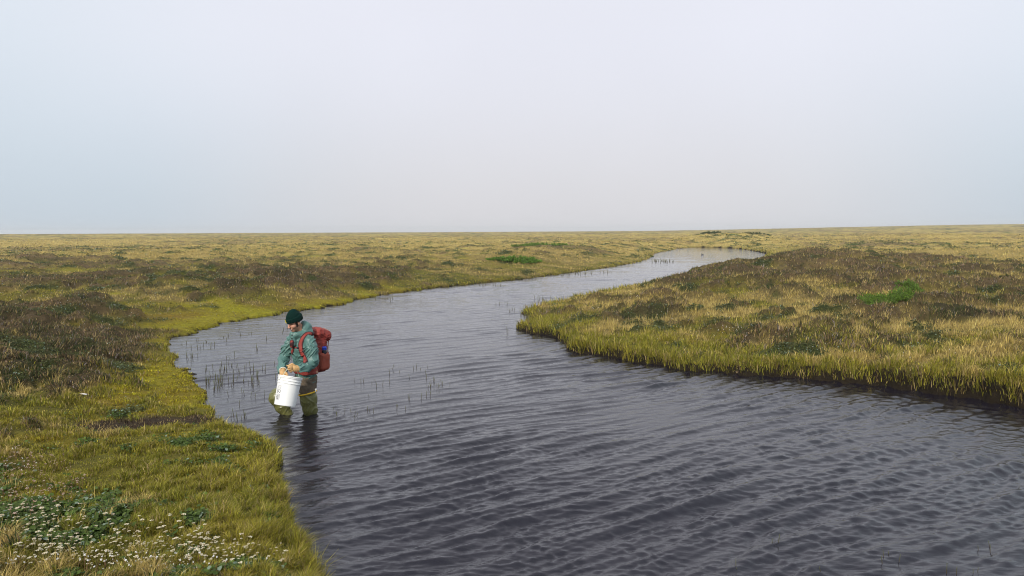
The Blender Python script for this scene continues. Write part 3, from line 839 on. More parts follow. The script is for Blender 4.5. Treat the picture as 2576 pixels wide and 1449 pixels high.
    m.add(*tube([bc, bc + Vector((.016, -.012, .012))], .012, 8)); m.add(*tube([bc + Vector((.005, -.01, -.005)), bc + Vector((.004, -.012, -.03))], .006, 8))
    o = link("buckle", m.mesh("buckle", simple_mat("white_plastic", (.75, .74, .70), .4))); o.parent = bl
    # --- one continuous body: head, neck, trunk and limbs
    def loc(p): return (p - v3(O)) @ HM
    def body(p):
        q = loc(p)
        d = ell(q, (0, -.012, .045), (.077, .098, .090))
        d = smin(d, ell(q, (0, .025, -.045), (.060, .066, .078)), .03)
        d = smin(d, ell(q, (0, .072, -.100), (.024, .018, .018)), .025)
        d = smin(d, ell(q, (0, .078, .030), (.052, .018, .014)), .012)
        for sx in (-1, 1):
            d = smin(d, ell(q, (sx * .040, .058, -.030), (.026, .028, .026)), .02)
            d = smax(d, -ell(q, (sx * .031, .101, .008), (.019, .016, .011)), .008)
            d = np.minimum(d, ell(q, (sx * .079, -.006, -.012), (.010, .019, .031)))
            d = smin(d, ell(q, (sx * .011, .108, -.030), (.010, .012, .009)), .008)
        d = smin(d, cone(q, (0, .090, .012), (0, .116, -.026), .009, .013), .012)
        d = smin(d, ell(q, (0, .088, -.062), (.028, .014, .014)), .012)
        d = smax(d, -ell(q, (0, .104, -.060), (.026, .010, .0045)), .003)
        d = smin(d, cone(p, O - hu * .09 - hf * .03, Q(535, 430, -.02), .055, .062), .03)
        d = smin(d, chain(p, [(a, r - .045) for a, r in TOR], .04, Fd, .74), .05)
        for A in (LA, RA): d = smin(d, chain(p, [(a, r - .035) for a, r in A], .02), .03)
        for A in (RTH, LTH): d = smin(d, chain(p, [(a, r - .04) for a, r in A], .02), .04)
        d = smin(d, chain(p, [(Q(610, 1060, 0), .06), (Q(628, 1195, 0), .055), (Q(648, 1500, .02), .04)], .02), .02)
        d = smin(d, chain(p, [(Q(330, 1060, .03), .055), (Q(285, 1098, .0), .055), (Q(388, 1262, .02), .045), (Q(430, 1400, .08), .04)], .02), .02)
        return d
    def skincol(v):
        q = loc(v)
        base = np.tile((.56, .29, .20), (len(v), 1))
        beard = sstep(-.030, -.055, q[:, 2] + .35 * np.abs(q[:, 0]) * 0) * sstep(.02, .04, np.abs(q[:, 0]) + .9 * sstep(-.07, -.09, q[:, 2]) + .0) * .62
        side = sstep(.052, .062, np.abs(q[:, 0])) * sstep(.05, .02, q[:, 1]) * sstep(-.075, -.05, q[:, 2])
        base = base * (1 - beard[:, None]) + np.array((.26, .145, .095)) * beard[:, None]
        hair = (side > .4) & (np.abs(q[:, 0]) < .078) & (q[:, 1] > -.0)
        base[hair] = (.05, .03, .022)
        brow = (np.abs(np.abs(q[:, 0]) - .031) < .019) & (np.abs(q[:, 2] - .026) < .0055) & (q[:, 1] > .06)
        base[brow] = (.05, .03, .022)
        eye = (np.abs(np.abs(q[:, 0]) - .031) < .013) & (np.abs(q[:, 2] - .006) < .004) & (q[:, 1] > .06)
        base[eye] = (.04, .025, .02)
        lip = (np.abs(q[:, 0]) < .027) & (np.abs(q[:, 2] + .060) < .010) & (q[:, 1] > .07)
        base[lip] = (.50, .17, .14)
        teeth = (np.abs(q[:, 0]) < .018) & (np.abs(q[:, 2] + .0595) < .004) & (q[:, 1] > .07)
        base[teeth] = (.75, .68, .6)
        return base
    # fine head, coarser body, one lattice: keep it one mesh
    put(sdf_obj("body", body, (org.x - .6, Y0 - .5, -.4), (org.x + .3, Y0 + .3, 1.42), .0075, skin, None, skincol))
    m = MB()
    # --- hat
    def hat(p):
        q = loc(p)
        prof = .006 * np.sin(np.arctan2(q[:, 0], q[:, 1]) * 34)
        d = ell(q, (0, -.010, .050), (.091, .110, .118))
        d = smin(d, ell(q, (0, -.030, .145), (.035, .040, .028)), .04)
        d = smax(d, .032 - q[:, 2] - .12 * (q[:, 1] - .1), .004)
        cuff = ell(q, (0, -.010, .046), (.101, .120, .150))
        lo_ = .022 + .10 * (.1 - q[:, 1]) * 0 - .02 * (q[:, 1] < 0)
        cuff = smax(smax(cuff, (q[:, 2] - .082), .008), lo_ - q[:, 2], .006)
        return smin(d, cuff, .004) + prof * .15
    h = put(sdf_obj("hat", hat, (O.x - .19, O.y - .19, O.z - .07), (O.x + .19, O.y + .19, O.z + .22), .005, knit))
    m = MB()
    for (du, dl, su, sl_) in ((.062, .004, .018, .008), (.045, -.012, .007, .014), (.043, .016, .007, .013)):
        c = hl * (-.042 + dl) * 1 + hu * du
        ds = np.linspace(.2, 0, 200); P_ = np.array([v3(O + c + hf * a) for a in ds]); kk = int(np.argmax(hat(P_) < 0))
        c = Vector(P_[kk]) + hf * .001
        vs, fs = [], []
        for i in range(10):
            g = 2 * math.pi * i / 10; vs.append(c + hl * math.cos(g) * sl_ + hu * math.sin(g) * su + hf * .002)
        for i in range(10):
            g = 2 * math.pi * i / 10; vs.append(c + hl * math.cos(g) * sl_ + hu * math.sin(g) * su - hf * .006)
        fs = [tuple(range(10))] + [(i, i + 10, (i + 1) % 10 + 10, (i + 1) % 10) for i in range(10)]
        m.add(vs, fs)
    o = link("emblem", m.mesh("emblem", simple_mat("emblem_thread", (.75, .62, .05), .7), False)); o.parent = h
    # --- gloves, five fingers each
    def glove_l(p):
        w0 = Q(505, 775, -.38)
        d = cone(p, w0, Q(470, 772, -.40), .040, .045)
        d = smin(d, ell(p, Q(452, 770, -.41), (.048, .036, .042)), .02)
        for (pts) in ([(435, 752, -.44, .015), (412, 748, -.455, .014), (388, 744, -.44, .011)],
                      [(430, 764, -.46, .015), (405, 764, -.475, .014), (398, 776, -.45, .012)],
                      [(430, 780, -.46, .015), (408, 784, -.47, .013), (412, 798, -.445, .012)],
                      [(438, 795, -.45, .014), (422, 803, -.455, .012), (428, 812, -.43, .011)],
                      [(462, 742, -.42, .016), (440, 726, -.43, .014), (414, 736, -.435, .012)]):
            d = smin(d, chain(p, [(Q(a, b, c_), r) for a, b, c_, r in pts], .006), .009)
        return d - folds(p, .5, 20) * .002
    c = Q(450, 770, -.42)
    put(sdf_obj("glove", glove_l, c - Vector((.12, .12, .12)), c + Vector((.12, .12, .12)), .0045, leather))
    def glove_r(p):
        d = cone(p, Q(342, 795, -.20), Q(342, 812, -.26), .044, .044)
        d = smin(d, ell(p, Q(343, 832, -.30), (.048, .04, .045)), .02)
        for (pts) in ([(318, 850, -.33, .014), (314, 880, -.34, .012), (320, 900, -.325, .010)],
                      [(334, 856, -.345, .014), (332, 892, -.35, .013), (338, 912, -.33, .011)],
                      [(350, 856, -.345, .014), (352, 890, -.35, .012), (354, 908, -.33, .010)],
                      [(366, 852, -.335, .013), (370, 880, -.34, .011), (368, 896, -.32, .010)],
                      [(376, 822, -.31, .015), (388, 842, -.34, .013), (384, 862, -.35, .012)]):
            d = smin(d, chain(p, [(Q(a, b, c_), r) for a, b, c_, r in pts], .006), .009)
        return d - folds(p, .5, 24) * .002
    c = Q(345, 840, -.30)
    gr = put(sdf_obj("glove", glove_r, c - Vector((.12, .14, .14)), c + Vector((.12, .14, .12)), .0045, leather))
    for (o_, a, b, rr) in ((gr, Q(342, 796, -.215), Q(342, 812, -.26), .048),):
        t = (b - a).normalized(); e1 = t.cross(Vector((1, 0, 0))).normalized(); e2 = t.cross(e1)
        m = MB(); m.add(*tube([a + (e1 * math.cos(g) + e2 * math.sin(g)) * rr for g in np.linspace(0, 2 * math.pi, 24, endpoint=False)], .006, 6, True))
        o = link("cuff", m.mesh("cuff", simple_mat("cuff_white", (.75, .72, .62), .8))); o.parent = o_
    return torso, jacket, org
torso_f, jacket_f, PORG = make_person()

def make_backpack():
    root = bpy.data.objects.new("backpack", None); COL.objects.link(root)
    base = Q(700, 600, .25); root.location = base
    tag(root, "brick red hiking backpack on the back of the wading person", "backpack")
    red = simple_mat("pack_cloth", (.27, .040, .030), .6, .35, .18, 16, .4, 220)
    red2 = simple_mat("pack_pocket_cloth", (.33, .075, .045), .7, .3, .12, 20, .4, 220)
    dark = simple_mat("pack_lining", (.06, .018, .022), .7)
    def put(o, par=None):
        o.parent = par or root
        if par is None: o.matrix_parent_inverse = Matrix.Translation(-base)
        return o
    tl = rad(-1)
    U = (Vector((0, 0, 1)) * math.cos(tl) + Fd * math.sin(tl)).normalized(); Bk = U.cross(Ld); Bk = Bk if Bk.dot(Fd) < 0 else -Bk
    M = np.array([[*Ld], [*Bk], [*U]]).T
    C = Q(703, 590, .25)
    def bodyf(p):
        d = rbox(p, C, (.135, .118, .26), .08, M)
        d = smin(d, rbox(p, C - U * .20 + Bk * .005, (.13, .115, .09), .07, M), .03)
        return smax(d - folds(p, 1.0, 31) * .009, -(jacket_f(p) - .004) * 1.0, .008)
    lo, hi = C - Vector((.30, .30, .42)), C + Vector((.32, .34, .42))
    put(sdf_obj("pack_body", bodyf, lo, hi, .008, red))
    U2 = (U * math.cos(rad(20)) + Bk * math.sin(rad(20))).normalized(); B2 = (Bk * math.cos(rad(20)) - U * math.sin(rad(20))).normalized()
    M2 = np.array([[*Ld], [*B2], [*U2]]).T
    CL = C + U * .242 + Bk * .04
    def lid(p):
        d = rbox(p, CL, (.150, .140, .074), .066, M2)
        d = smin(d, ell(p, CL + U * .03, (.11, .10, .06), M2), .03)
        q = (p - v3(CL)) @ M2
        seam = np.abs(q[:, 2] + .03 + .2 * q[:, 1])
        return smax(d - folds(p, .9, 37) * .010 + .006 * np.exp(-(seam / .008) ** 2), -(jacket_f(p) - .002), .01)
    put(sdf_obj("lid", lid, CL - Vector((.27, .27, .22)), CL + Vector((.27, .27, .22)), .008, red))
    PC = C - U * .13 + Ld * .125 + Bk * .03
    def pocket(p):
        d = rbox(p, PC, (.050, .085, .125), .045, M)
        return d - folds(p, 1.0, 41) * .005
    put(sdf_obj("side_pocket", pocket, PC - Vector((.2, .2, .2)), PC + Vector((.2, .2, .2)), .008, red2))
    # zipper, cords and loops
    m = MB()
    m.add(*tube(smooth_path([CL + M_ for M_ in (Ld * .10 + B2 * -.03 + U2 * .088, Ld * .115 + B2 * .04 + U2 * .078, Ld * .11 + B2 * .10 + U2 * .055)]), .004, 6))
    put(link("zip", m.mesh("zip", simple_mat("zip_pale", (.55, .25, .18), .5))))
    m = MB()
    rr_ = random.Random(3)
    for k in range(6):
        a = C + Bk * .135 + U * (.10 - k * .035) + Ld * (.03 + rr_.uniform(-.04, .05))
        m.add(*tube(smooth_path([a, a + Bk * .02 - U * .03, a + Bk * rr_.uniform(.01, .03) - U * rr_.uniform(.05, .10) + Ld * rr_.uniform(-.02, .02)]), .004, 5))
    for dl in (-.06, .09):
        m.add(*tube(smooth_path([CL + Ld * dl + B2 * .12 - U2 * .02, C + Ld * dl + Bk * .128 + U * .10, C + Ld * dl + Bk * .122 - U * .05, C + Ld * dl + Bk * .12 - U * .20]), .007, 6))
    put(link("cord", m.mesh("cord", red)))
    # shoulder straps lie on the jacket
    def hit(cx, cy, d0=-.6, d1=.4):
        ds = np.linspace(d0, d1, 500); P_ = np.array([v3(Q(cx, cy, d)) for d in ds]); vv = torso_j(P_)
        k = int(np.argmax(vv < 0)); return Vector(P_[k])
    def torso_j(p): return np.minimum(jacket_f(p), 1)
    def strap(name, path, r, mat, th=.017, trim=None, wl=None):
        pts = smooth_path([hit(*q) if len(q) == 2 else Q(*q) for q in path], 3)
        P_ = np.array([v3(a) for a in pts]); lo, hi = P_.min(0) - .07, P_.max(0) + .07
        f = lambda p: smax(chain(p, [(a, r) for a in pts], .001), jacket_f(p) - th, .004)
        o = put(sdf_obj(name, f, lo, hi, .006, mat))
        if trim is not None:
            f2 = lambda p: smax(chain(p, [(a, r + .009) for a in pts], .001), jacket_f(p) - th * .55, .004)
            put(sdf_obj("strap_edge", f2, lo, hi, .006, trim), o)
        return o
    strap("shoulder_strap", [(672, 408, .08), (630, 404), (592, 412), (558, 450), (532, 510), (533, 560), (552, 620), (572, 668), (580, 700)], .026, red, .018, dark)
    strap("shoulder_strap", [(437, 488), (437, 540), (442, 606)], .020, red, .018, dark)
    strap("chest_strap", [(445, 566), (470, 552), (500, 553), (520, 556)], .011, red, .012)
    m = MB(); c = hit(505, 553) + Vector((0, -.012, 0)); m.add(*tube([c - Ld * .016, c + Ld * .016], .012, 8))
    put(link("buckle", m.mesh("buckle", simple_mat("buckle_black", (.015, .016, .025), .4))))
    # hip belt goes round the waist
    a, b, c = Q(740, 780, .15), Q(640, 806, -.12), Q(430, 822, -.10)
    nrm = (b - a).cross(c - a).normalized(); nrm = nrm if nrm.z > 0 else -nrm
    def belt(p):
        h_ = (p - v3(b)) @ v3(nrm)
        back = (p - v3(Q(586, 830, .04))) @ v3(Ld)
        hw = .022 + .026 * sstep(.02, .12, back)
        d = torso_f(p) - .022 - .016 * sstep(.03, .14, back) - folds(p, .8, 47) * .004
        return smax(d, np.abs(h_) - hw, .012)
    put(sdf_obj("hip_belt", belt, Q(586, 830, .04) - Vector((.34, .34, .2)), Q(586, 830, .04) + Vector((.34, .34, .2)), .007, red))
    m = MB(); c = Q(706, 800, -.16); m.add(*tube([c, c + Vector((.0, -.005, -.03))], .005, 6))
    put(link("zip_pull", m.mesh("zip_pull", simple_mat("pull_pale", (.8, .65, .4), .5))))
    # bottle standing in the side pocket
    bb = PC + U * .10
    br_ = bpy.data.objects.new("water_bottle", None); COL.objects.link(br_); br_.location = bb
    tag(br_, "dark drinking bottle with a blue screw cap in the backpack side pocket", "bottle")
    def lathe(prof, seg=20):
        vs, fs = [], []
        for (r, h) in prof:
            for k_ in range(seg):
                g = 2 * math.pi * k_ / seg; vs.append((Ld * math.cos(g) + Bk * math.sin(g)) * r + U * h)
        for i in range(len(prof) - 1):
            for k_ in range(seg): fs.append((i * seg + k_, i * seg + (k_ + 1) % seg, (i + 1) * seg + (k_ + 1) % seg, (i + 1) * seg + k_))
        fs.append(tuple(range(seg))[::-1]); fs.append(tuple((len(prof) - 1) * seg + i for i in range(seg)))
        return vs, fs
    m = MB(); m.add(*lathe([(.036, -.12), (.040, -.11), (.040, .045), (.036, .058), (.030, .064)]))
    o = link("bottle_body", m.mesh("bottle_body", simple_mat("bottle_dark", (.008, .01, .02), .25))); o.parent = br_
    m = MB(); m.add(*lathe([(.038, .060), (.041, .064), (.041, .076), (.038, .079), (.041, .082), (.040, .096), (.034, .106), (.022, .110)]))
    o = link("cap", m.mesh("cap", simple_mat("cap_blue", (.015, .05, .42), .35))); o.parent = br_
make_backpack()

def make_bucket():
    root = bpy.data.objects.new("bucket", None); COL.objects.link(root)
    top = Q(422, 858, -.44)
    n = Vector((.150, .235, .96)).normalized()
    e1 = Vector((1, 0, 0)); e1 = (e1 - n * e1.dot(n)).normalized(); e2 = n.cross(e1)
    if e2.y > 0: e2 = -e2                       # e2 faces the viewer's side
    H_ = .385
    root.location = top - n * H_
    tag(root, "white plastic bucket with a wire handle held by the wading person", "bucket")
    wp = simple_mat("bucket_plastic", (.90, .90, .89), .38, .5, .02, 8)
    def lathe(prof, seg=72):
        vs, fs = [], []
        for (r, h) in prof:
            for k in range(seg):
                g = 2 * math.pi * k / seg; vs.append((e1 * math.cos(g) + e2 * math.sin(g)) * r + n * h)
        for i in range(len(prof) - 1):
            for k in range(seg): fs.append((i * seg + k, (i + 1) * seg + k, (i + 1) * seg + (k + 1) % seg, i * seg + (k + 1) % seg))
        return vs, fs
    def rad_at(h): return .136 + (.1515 - .136) * h / H_
    prof = [(0, .012), (.128, .012), (.131, 0), (.136, .006), (rad_at(.28), .28), (.150, .2805)]
    for h in (.291, .325, .362):
        w_ = .157 if h < .36 else .160
        prof += [(rad_at(h) , h - .004), (w_, h - .003), (w_, h + .003), (rad_at(h), h + .004)]
    prof += [(.153, .370), (.161, .374), (.162, .384), (.158, .387), (.150, .385), (.146, .36), (.131, .016), (0, .016)]
    m = MB(); m.add(*lathe(prof)); me_ = m.mesh("bucket_shell", wp); me_.set_sharp_from_angle(angle=rad(28)); o = link("bucket_shell", me_); o.parent = root
    md = o.data
    # ears and bail
    L0 = top - n * H_
    def S_(phi, h, off=0.0):
        r = rad_at(h) + off
        return (e1 * math.sin(phi) + e2 * math.cos(phi)) * r + n * h
    for ph in (rad(-38), rad(142)):
        m = MB(); m.add(*tube([S_(ph, .335, .0), S_(ph, .335, .016)], .012, 12))
        o = link("handle_ear", m.mesh("handle_ear", wp)); o.parent = root
    pts = [S_(rad(-38), .333, .015)] + [Q(*q) - L0 for q in ((341, 850, -.56), (372, 800, -.50), (418, 772, -.445), (470, 790, -.40), (503, 825, -.36))] + [S_(rad(142), .333, .015)]
    m = MB(); m.add(*tube(smooth_path(pts, 8), .0032, 8))
    o = link("wire_handle", m.mesh("wire_handle", simple_mat("handle_wire", (.62, .70, .55), .35))); o.parent = root
    # printed warning panel: frame, barred circle, lines of small print
    m = MB()
    def line(p0, p1, w_=.0013, steps=6):
        (a0, h0), (a1, h1) = p0, p1
        dx, dy = (a1 - a0) * .14, h1 - h0; l_ = math.hypot(dx, dy) or 1
        nx, ny = -dy / l_ * w_ / .14, dx / l_ * w_
        vs = []; fs = []
        for i in range(steps + 1):
            t = i / steps; a = a0 + (a1 - a0) * t; h = h0 + (h1 - h0) * t
            vs += [S_(a + nx, h + ny, .0012), S_(a - nx, h - ny, .0012), S_(a - nx, h - ny, .0003), S_(a + nx, h + ny, .0003)]
        for i in range(steps):
            b_ = i * 4
            fs += [(b_, b_ + 1, b_ + 5, b_ + 4), (b_ + 1, b_ + 2, b_ + 6, b_ + 5), (b_ + 3, b_, b_ + 4, b_ + 7)]
        m.add(vs, fs)
    ac, hc = rad(-33), .160
    wA, hA = .030 / .14, .092
    x0, x1, h0, h1 = ac - wA, ac + wA, hc - hA, hc + hA
    for q0, q1 in (((x0, h0), (x1, h0)), ((x1, h0), (x1, h1)), ((x1, h1), (x0, h1)), ((x0, h1), (x0, h0)), ((x0, hc + .052), (x1, hc + .052)), ((x0, hc - .022), (x1, hc - .022)), ((ac, h0), (ac, hc - .022))):
        line(q0, q1, .0011)
    cc = hc + .016
    for i in range(20):
        g0, g1 = 2 * math.pi * i / 20, 2 * math.pi * (i + 1) / 20
        line((ac + math.cos(g0) * .026 / .14, cc + math.sin(g0) * .026), (ac + math.cos(g1) * .026 / .14, cc + math.sin(g1) * .026), .0022, 1)
    line((ac - .018 / .14, cc + .018), (ac + .018 / .14, cc - .018), .0022)
    line((ac + .008 / .14, cc + .010), (ac - .002 / .14, cc - .012), .003); line((ac - .002 / .14, cc - .012), (ac - .012 / .14, cc - .008), .002)
    R_ = random.Random(4)
    for k in range(8):   # small print runs along the panel
        a = x0 + (x1 - x0) * (k + 1) / 9
        h = h0 + .006
        while h < hc - .030:
            l_ = R_.uniform(.006, .018); line((a, h), (a, min(h + l_, hc - .026)), .0009, 1); h += l_ + .004
        if k % 2:
            h = hc + .058
            while h < h1 - .008:
                l_ = R_.uniform(.006, .014); line((a, h), (a, min(h + l_, h1 - .004)), .0016, 1); h += l_ + .004
    o = link("warning_panel", m.mesh("warning_panel", simple_mat("print_ink", (.08, .08, .09), .6), False)); o.parent = root
make_bucket()
# ------------------------------------------------------------------ countable small things
R_ = random.Random(21)
PLANT_M = leaf_mat("stem_plants", .15, .6)
BLOOM_M = leaf_mat("flower_heads", .25, .8)
def onland(u, v):
    """the ground point seen at a pixel"""
    z = .3
    for _ in range(14):
        p = at_z(u, v, z); z = .5 * z + .5 * max(gz(p.x, p.y), 0)
    p = at_z(u, v, z); p.z = gz(p.x, p.y); return p
def is_land(p): return float(samp(np.array([math.atan2(p.x, p.y)]), np.array([math.hypot(p.x, p.y)]), SG)[0]) > .05
def is_wet(p): return float(samp(np.array([math.atan2(p.x, p.y)]), np.array([math.hypot(p.x, p.y)]), SG)[0]) < -.03

# --- shoots standing out of the water
def shoot_mesh(seed, tall=False):
    r = random.Random(seed); m = MB()
    h = 1.0; lean = r.uniform(-.12, .12), r.uniform(-.1, .1)
    pts = [Vector((lean[0] * t * t, lean[1] * t * t, -.45 + 1.45 * t)) for t in np.linspace(0, 1, 6)]
    vs, fs = tube(pts, .045, 5, False, [1, 1, 1, .9, .75, .35])
    brown, green = (.085, .062, .035), (.13, .155, .04)
    cols = []
    for v in vs:
        t = max(0, min(1, (v.z - .15) / .8)); cols.append(tuple(brown[i] * (1 - t) + green[i] * t for i in range(3)))
    m.add(vs, fs, cols)
    for k in range(13):     # short whorled leaves
        z = .22 + .75 * k / 12; a = k * 2.4 + r.random()
        L_ = .14 * (1.1 - .5 * z) * r.uniform(.7, 1.2); c = Vector((lean[0] * .8 * z, lean[1] * .8 * z, z))
        d = Vector((math.cos(a), math.sin(a), .9)).normalized(); s_ = Vector((-math.sin(a), math.cos(a), 0)) * .020
        t = max(0, min(1, (z - .15) / .8)); cc = tuple(brown[i] * (1 - t) + green[i] * t for i in range(3))
        m.add([c - s_, c + s_, c + d * L_], [(0, 1, 2)], cc)
    return m.mesh("water_shoot", PLANT_M, False, True)
SH = [shoot_mesh(i) for i in range(7)]
def shoots(areas, label, group, hm):
    for (u, v, ru, rv, n) in areas:
        k = t = 0
        while k < n and t < n * 12:
            t += 1
            a = R_.uniform(0, 6.28); q = math.sqrt(R_.random())
            p = at_z(u + ru * q * math.cos(a), v + rv * q * math.sin(a), 0)
            if not is_wet(p): continue
            k += 1
            hh = hm * R_.uniform(.45, 1.35); w_ = max(hh * .75, p.length / 745 * 5.5)
            o = link("water_shoot", SH[R_.randrange(7)], None, (p.x, p.y, 0)); o.scale = (w_ * .9, w_ * .9, hh)
            o.rotation_euler = (R_.gauss(0, .09), R_.gauss(0, .09), R_.uniform(0, 6.28))
            tag(o, label, "water plant", group)
shoots([(540, 965, 26, 20, 34), (600, 945, 55, 30, 26), (655, 950, 45, 22, 16), (560, 920, 60, 30, 12), (600, 1052, 34, 12, 9), (630, 1000, 70, 26, 10), (690, 900, 60, 30, 6)],
       "thin brown green shoot standing in the cove water left of the wading person", "shoots in the cove left of the person", .105)
shoots([(500, 865, 60, 14, 14), (600, 850, 90, 16, 8), (480, 905, 22, 12, 8), (750, 830, 60, 14, 4)],
       "thin brown shoot in the back of the cove below the lime green moss", "shoots at the back of the cove", .085)
shoots([(1085, 965, 50, 14, 13), (960, 950, 90, 26, 11), (1010, 990, 90, 22, 7), (870, 1045, 60, 16, 8), (960, 1030, 60, 14, 6), (1040, 930, 50, 12, 5)],
       "sparse brown shoot in the open water right of the wading person", "shoots right of the person", .075)
shoots([(1948, 1365, 18, 12, 3), (1852, 1438, 12, 8, 2), (2068, 1436, 6, 8, 1), (2240, 1410, 26, 22, 4), (2490, 1375, 32, 18, 3), (2420, 1440, 60, 6, 4)],
       "small leafy shoot in the dark water at the bottom right corner", "shoots in the bottom right corner", .07)
shoots([(1665, 659, 32, 3.2, 26)], "tiny dark shoot in the row across the distant narrow channel", "row of shoots in the distant channel", .18)
shoots([(1420, 690, 60, 4, 9), (1480, 688, 60, 5, 8), (1220, 718, 50, 5, 6), (950, 755, 60, 6, 6)],
       "tiny shoot along the water's edge of the far left bank", "shoots along the far left shore", .16)
shoots([(1322, 793, 14, 8, 7), (1290, 783, 12, 9, 4), (1280, 840, 6, 3, 2)], "thin shoot in the water beside the pointed tip of the right bank", "shoots beside the tip of the right bank", .14)
shoots([(1380, 757, 40, 8, 9), (1300, 768, 60, 8, 4)], "thin shoot in the channel behind the right hand peninsula", "shoots behind the peninsula", .16)

# --- flowers
def bloom_mesh(seed, kind):
    r = random.Random(seed); m = MB()
    lx, ly = r.uniform(-.18, .18), r.uniform(-.15, .15)
    pts = [Vector((lx * t * t, ly * t * t, t)) for t in np.linspace(0, 1, 5)]
    m.add(*tube(pts, .016, 5, False, [1, .9, .8, .7, .6]), (.23, .14, .07) if kind else (.24, .22, .07))
    top = pts[-1]
    if kind == 0:     # flat cluster of small cream florets
        for k in range(11):
            a = k * 2.4; q = .105 * math.sqrt(k / 10)
            c = top + Vector((math.cos(a) * q, math.sin(a) * q, .03 - q * .35 + r.uniform(-.008, .008)))
            cc = [(.74, .68, .50), (.66, .57, .36), (.78, .74, .62), (.50, .36, .22)][r.choice((0, 0, 1, 2, 2, 3))]
            s = .034 * r.uniform(.8, 1.25)
            vs = [c + Vector(d) * s for d in ((1, 0, 0), (0, 1, 0), (-1, 0, 0), (0, -1, 0), (0, 0, .8), (0, 0, -.6))]
            m.add(vs, [(0, 1, 4), (1, 2, 4), (2, 3, 4), (3, 0, 4), (1, 0, 5), (2, 1, 5), (3, 2, 5), (0, 3, 5)], cc)
            m.add(*tube([top - Vector((0, 0, .06)), c], .006, 3), (.25, .17, .08))
    elif kind == 1:    # white downy tuft
        for k in range(7):
            c = top + Vector((r.uniform(-.03, .03), r.uniform(-.03, .03), r.uniform(-.02, .06))); s = r.uniform(.030, .048)
            d = Vector((r.uniform(-.4, .4), r.uniform(-.4, .4), 1)).normalized(); e = d.cross(Vector((1, .2, 0))).normalized(); f_ = d.cross(e)
            vs = [c + e * s * .7, c + f_ * s * .7, c - e * s * .7, c - f_ * s * .7, c + d * s * 1.5, c - d * s]
            m.add(vs, [(0, 1, 4), (1, 2, 4), (2, 3, 4), (3, 0, 4), (1, 0, 5), (2, 1, 5), (3, 2, 5), (0, 3, 5)], (.86, .84, .80))
    else:              # pinkish faded umbel
        for k in range(9):
            a = k * 2.4; q = .085 * math.sqrt(k / 8)
            c = top + Vector((math.cos(a) * q, math.sin(a) * q, r.uniform(-.06, .03))); s = .034
            cc = [(.55, .38, .30), (.70, .60, .52), (.36, .20, .14)][r.choice((0, 0, 1, 2))]
            vs = [c + Vector(d) * s for d in ((1, 0, 0), (0, 1, 0), (-1, 0, 0), (0, -1, 0), (0, 0, .8), (0, 0, -.6))]
            m.add(vs, [(0, 1, 4), (1, 2, 4), (2, 3, 4), (3, 0, 4), (1, 0, 5), (2, 1, 5), (3, 2, 5), (0, 3, 5)], cc)
    return m.mesh(("cream_flower", "white_flower", "faded_flower")[kind], BLOOM_M, False, True)
BL = [[bloom_mesh(i * 10 + k, k) for i in range(5)] for k in range(3)]
def flowers(areas, kind, label, group, hm, name, sc=1.0):
    for (u, v, ru, rv, n) in areas:
        k = t = 0
        while k < n and t < n * 12:
            t += 1
            a = R_.uniform(0, 6.28); q = math.sqrt(R_.random())
            p = onland(u + ru * q * math.cos(a), v + rv * q * math.sin(a))
            if not is_land(p): continue
            k += 1
            s = .12 * R_.uniform(.75, 1.3) * sc; s = max(s, math.hypot(p.x, p.y) / 745 * 6.5 * sc)
            hh = hm * R_.uniform(.6, 1.35)
            o = link(name, BL[kind][R_.randrange(5)], None, p); o.scale = (s, s, max(hh, s * .5))
            o.rotation_euler = (R_.gauss(0, .1), R_.gauss(0, .1), R_.uniform(0, 6.28))
            tag(o, label, "flower", group)
flowers([(330, 1385, 260, 46, 78), (100, 1420, 110, 28, 26), (560, 1395, 110, 26, 26), (560, 1440, 140, 10, 12), (90, 1320, 100, 40, 20), (200, 1340, 90, 50, 14), (420, 1340, 90, 25, 12), (700, 1425, 40, 14, 4)], 0,
        "small cream flower cluster on a thin stem near the bottom left corner", "cream flowers in the bottom left corner", .085, "cream_flower", 1.0)
flowers([(300, 1432, 260, 22, 26), (560, 1435, 110, 16, 8), (120, 1440, 110, 10, 6)], 1,
        "bright white downy flower tuft at the very bottom left of the meadow", "white tufts at the bottom left", .08, "white_flower", 1.15)
flowers([(60, 1180, 70, 40, 32), (110, 1260, 110, 25, 14), (40, 1300, 50, 24, 8), (190, 1230, 60, 25, 6)], 2,
        "faded pinkish flower head on a stalk at the left picture edge", "faded flowers at the left edge", .10, "faded_flower")
flowers([(40, 1190, 50, 40, 14)], 1, "white flower among faded pinkish stalks at the left picture edge", "white flowers at the left edge", .09, "white_flower", .75)
flowers([(250, 760, 200, 26, 34), (520, 715, 70, 14, 18), (90, 735, 100, 18, 12), (700, 745, 150, 16, 12), (250, 905, 60, 26, 10), (180, 820, 150, 20, 8)], 1,
        "pale flower speck on the heath beyond the left cove", "pale flowers on the left heath", .10, "white_flower", .62)
flowers([(1825, 842, 48, 14, 20), (1590, 752, 30, 6, 6), (1680, 805, 40, 10, 6), (1500, 788, 14, 4, 5), (2150, 800, 200, 40, 6), (2300, 905, 200, 30, 8), (2000, 880, 90, 14, 5), (1700, 850, 120, 24, 6)], 1,
        "tiny white flower in the straw coloured grass of the right bank", "white flowers on the right bank", .13, "white_flower", .62)

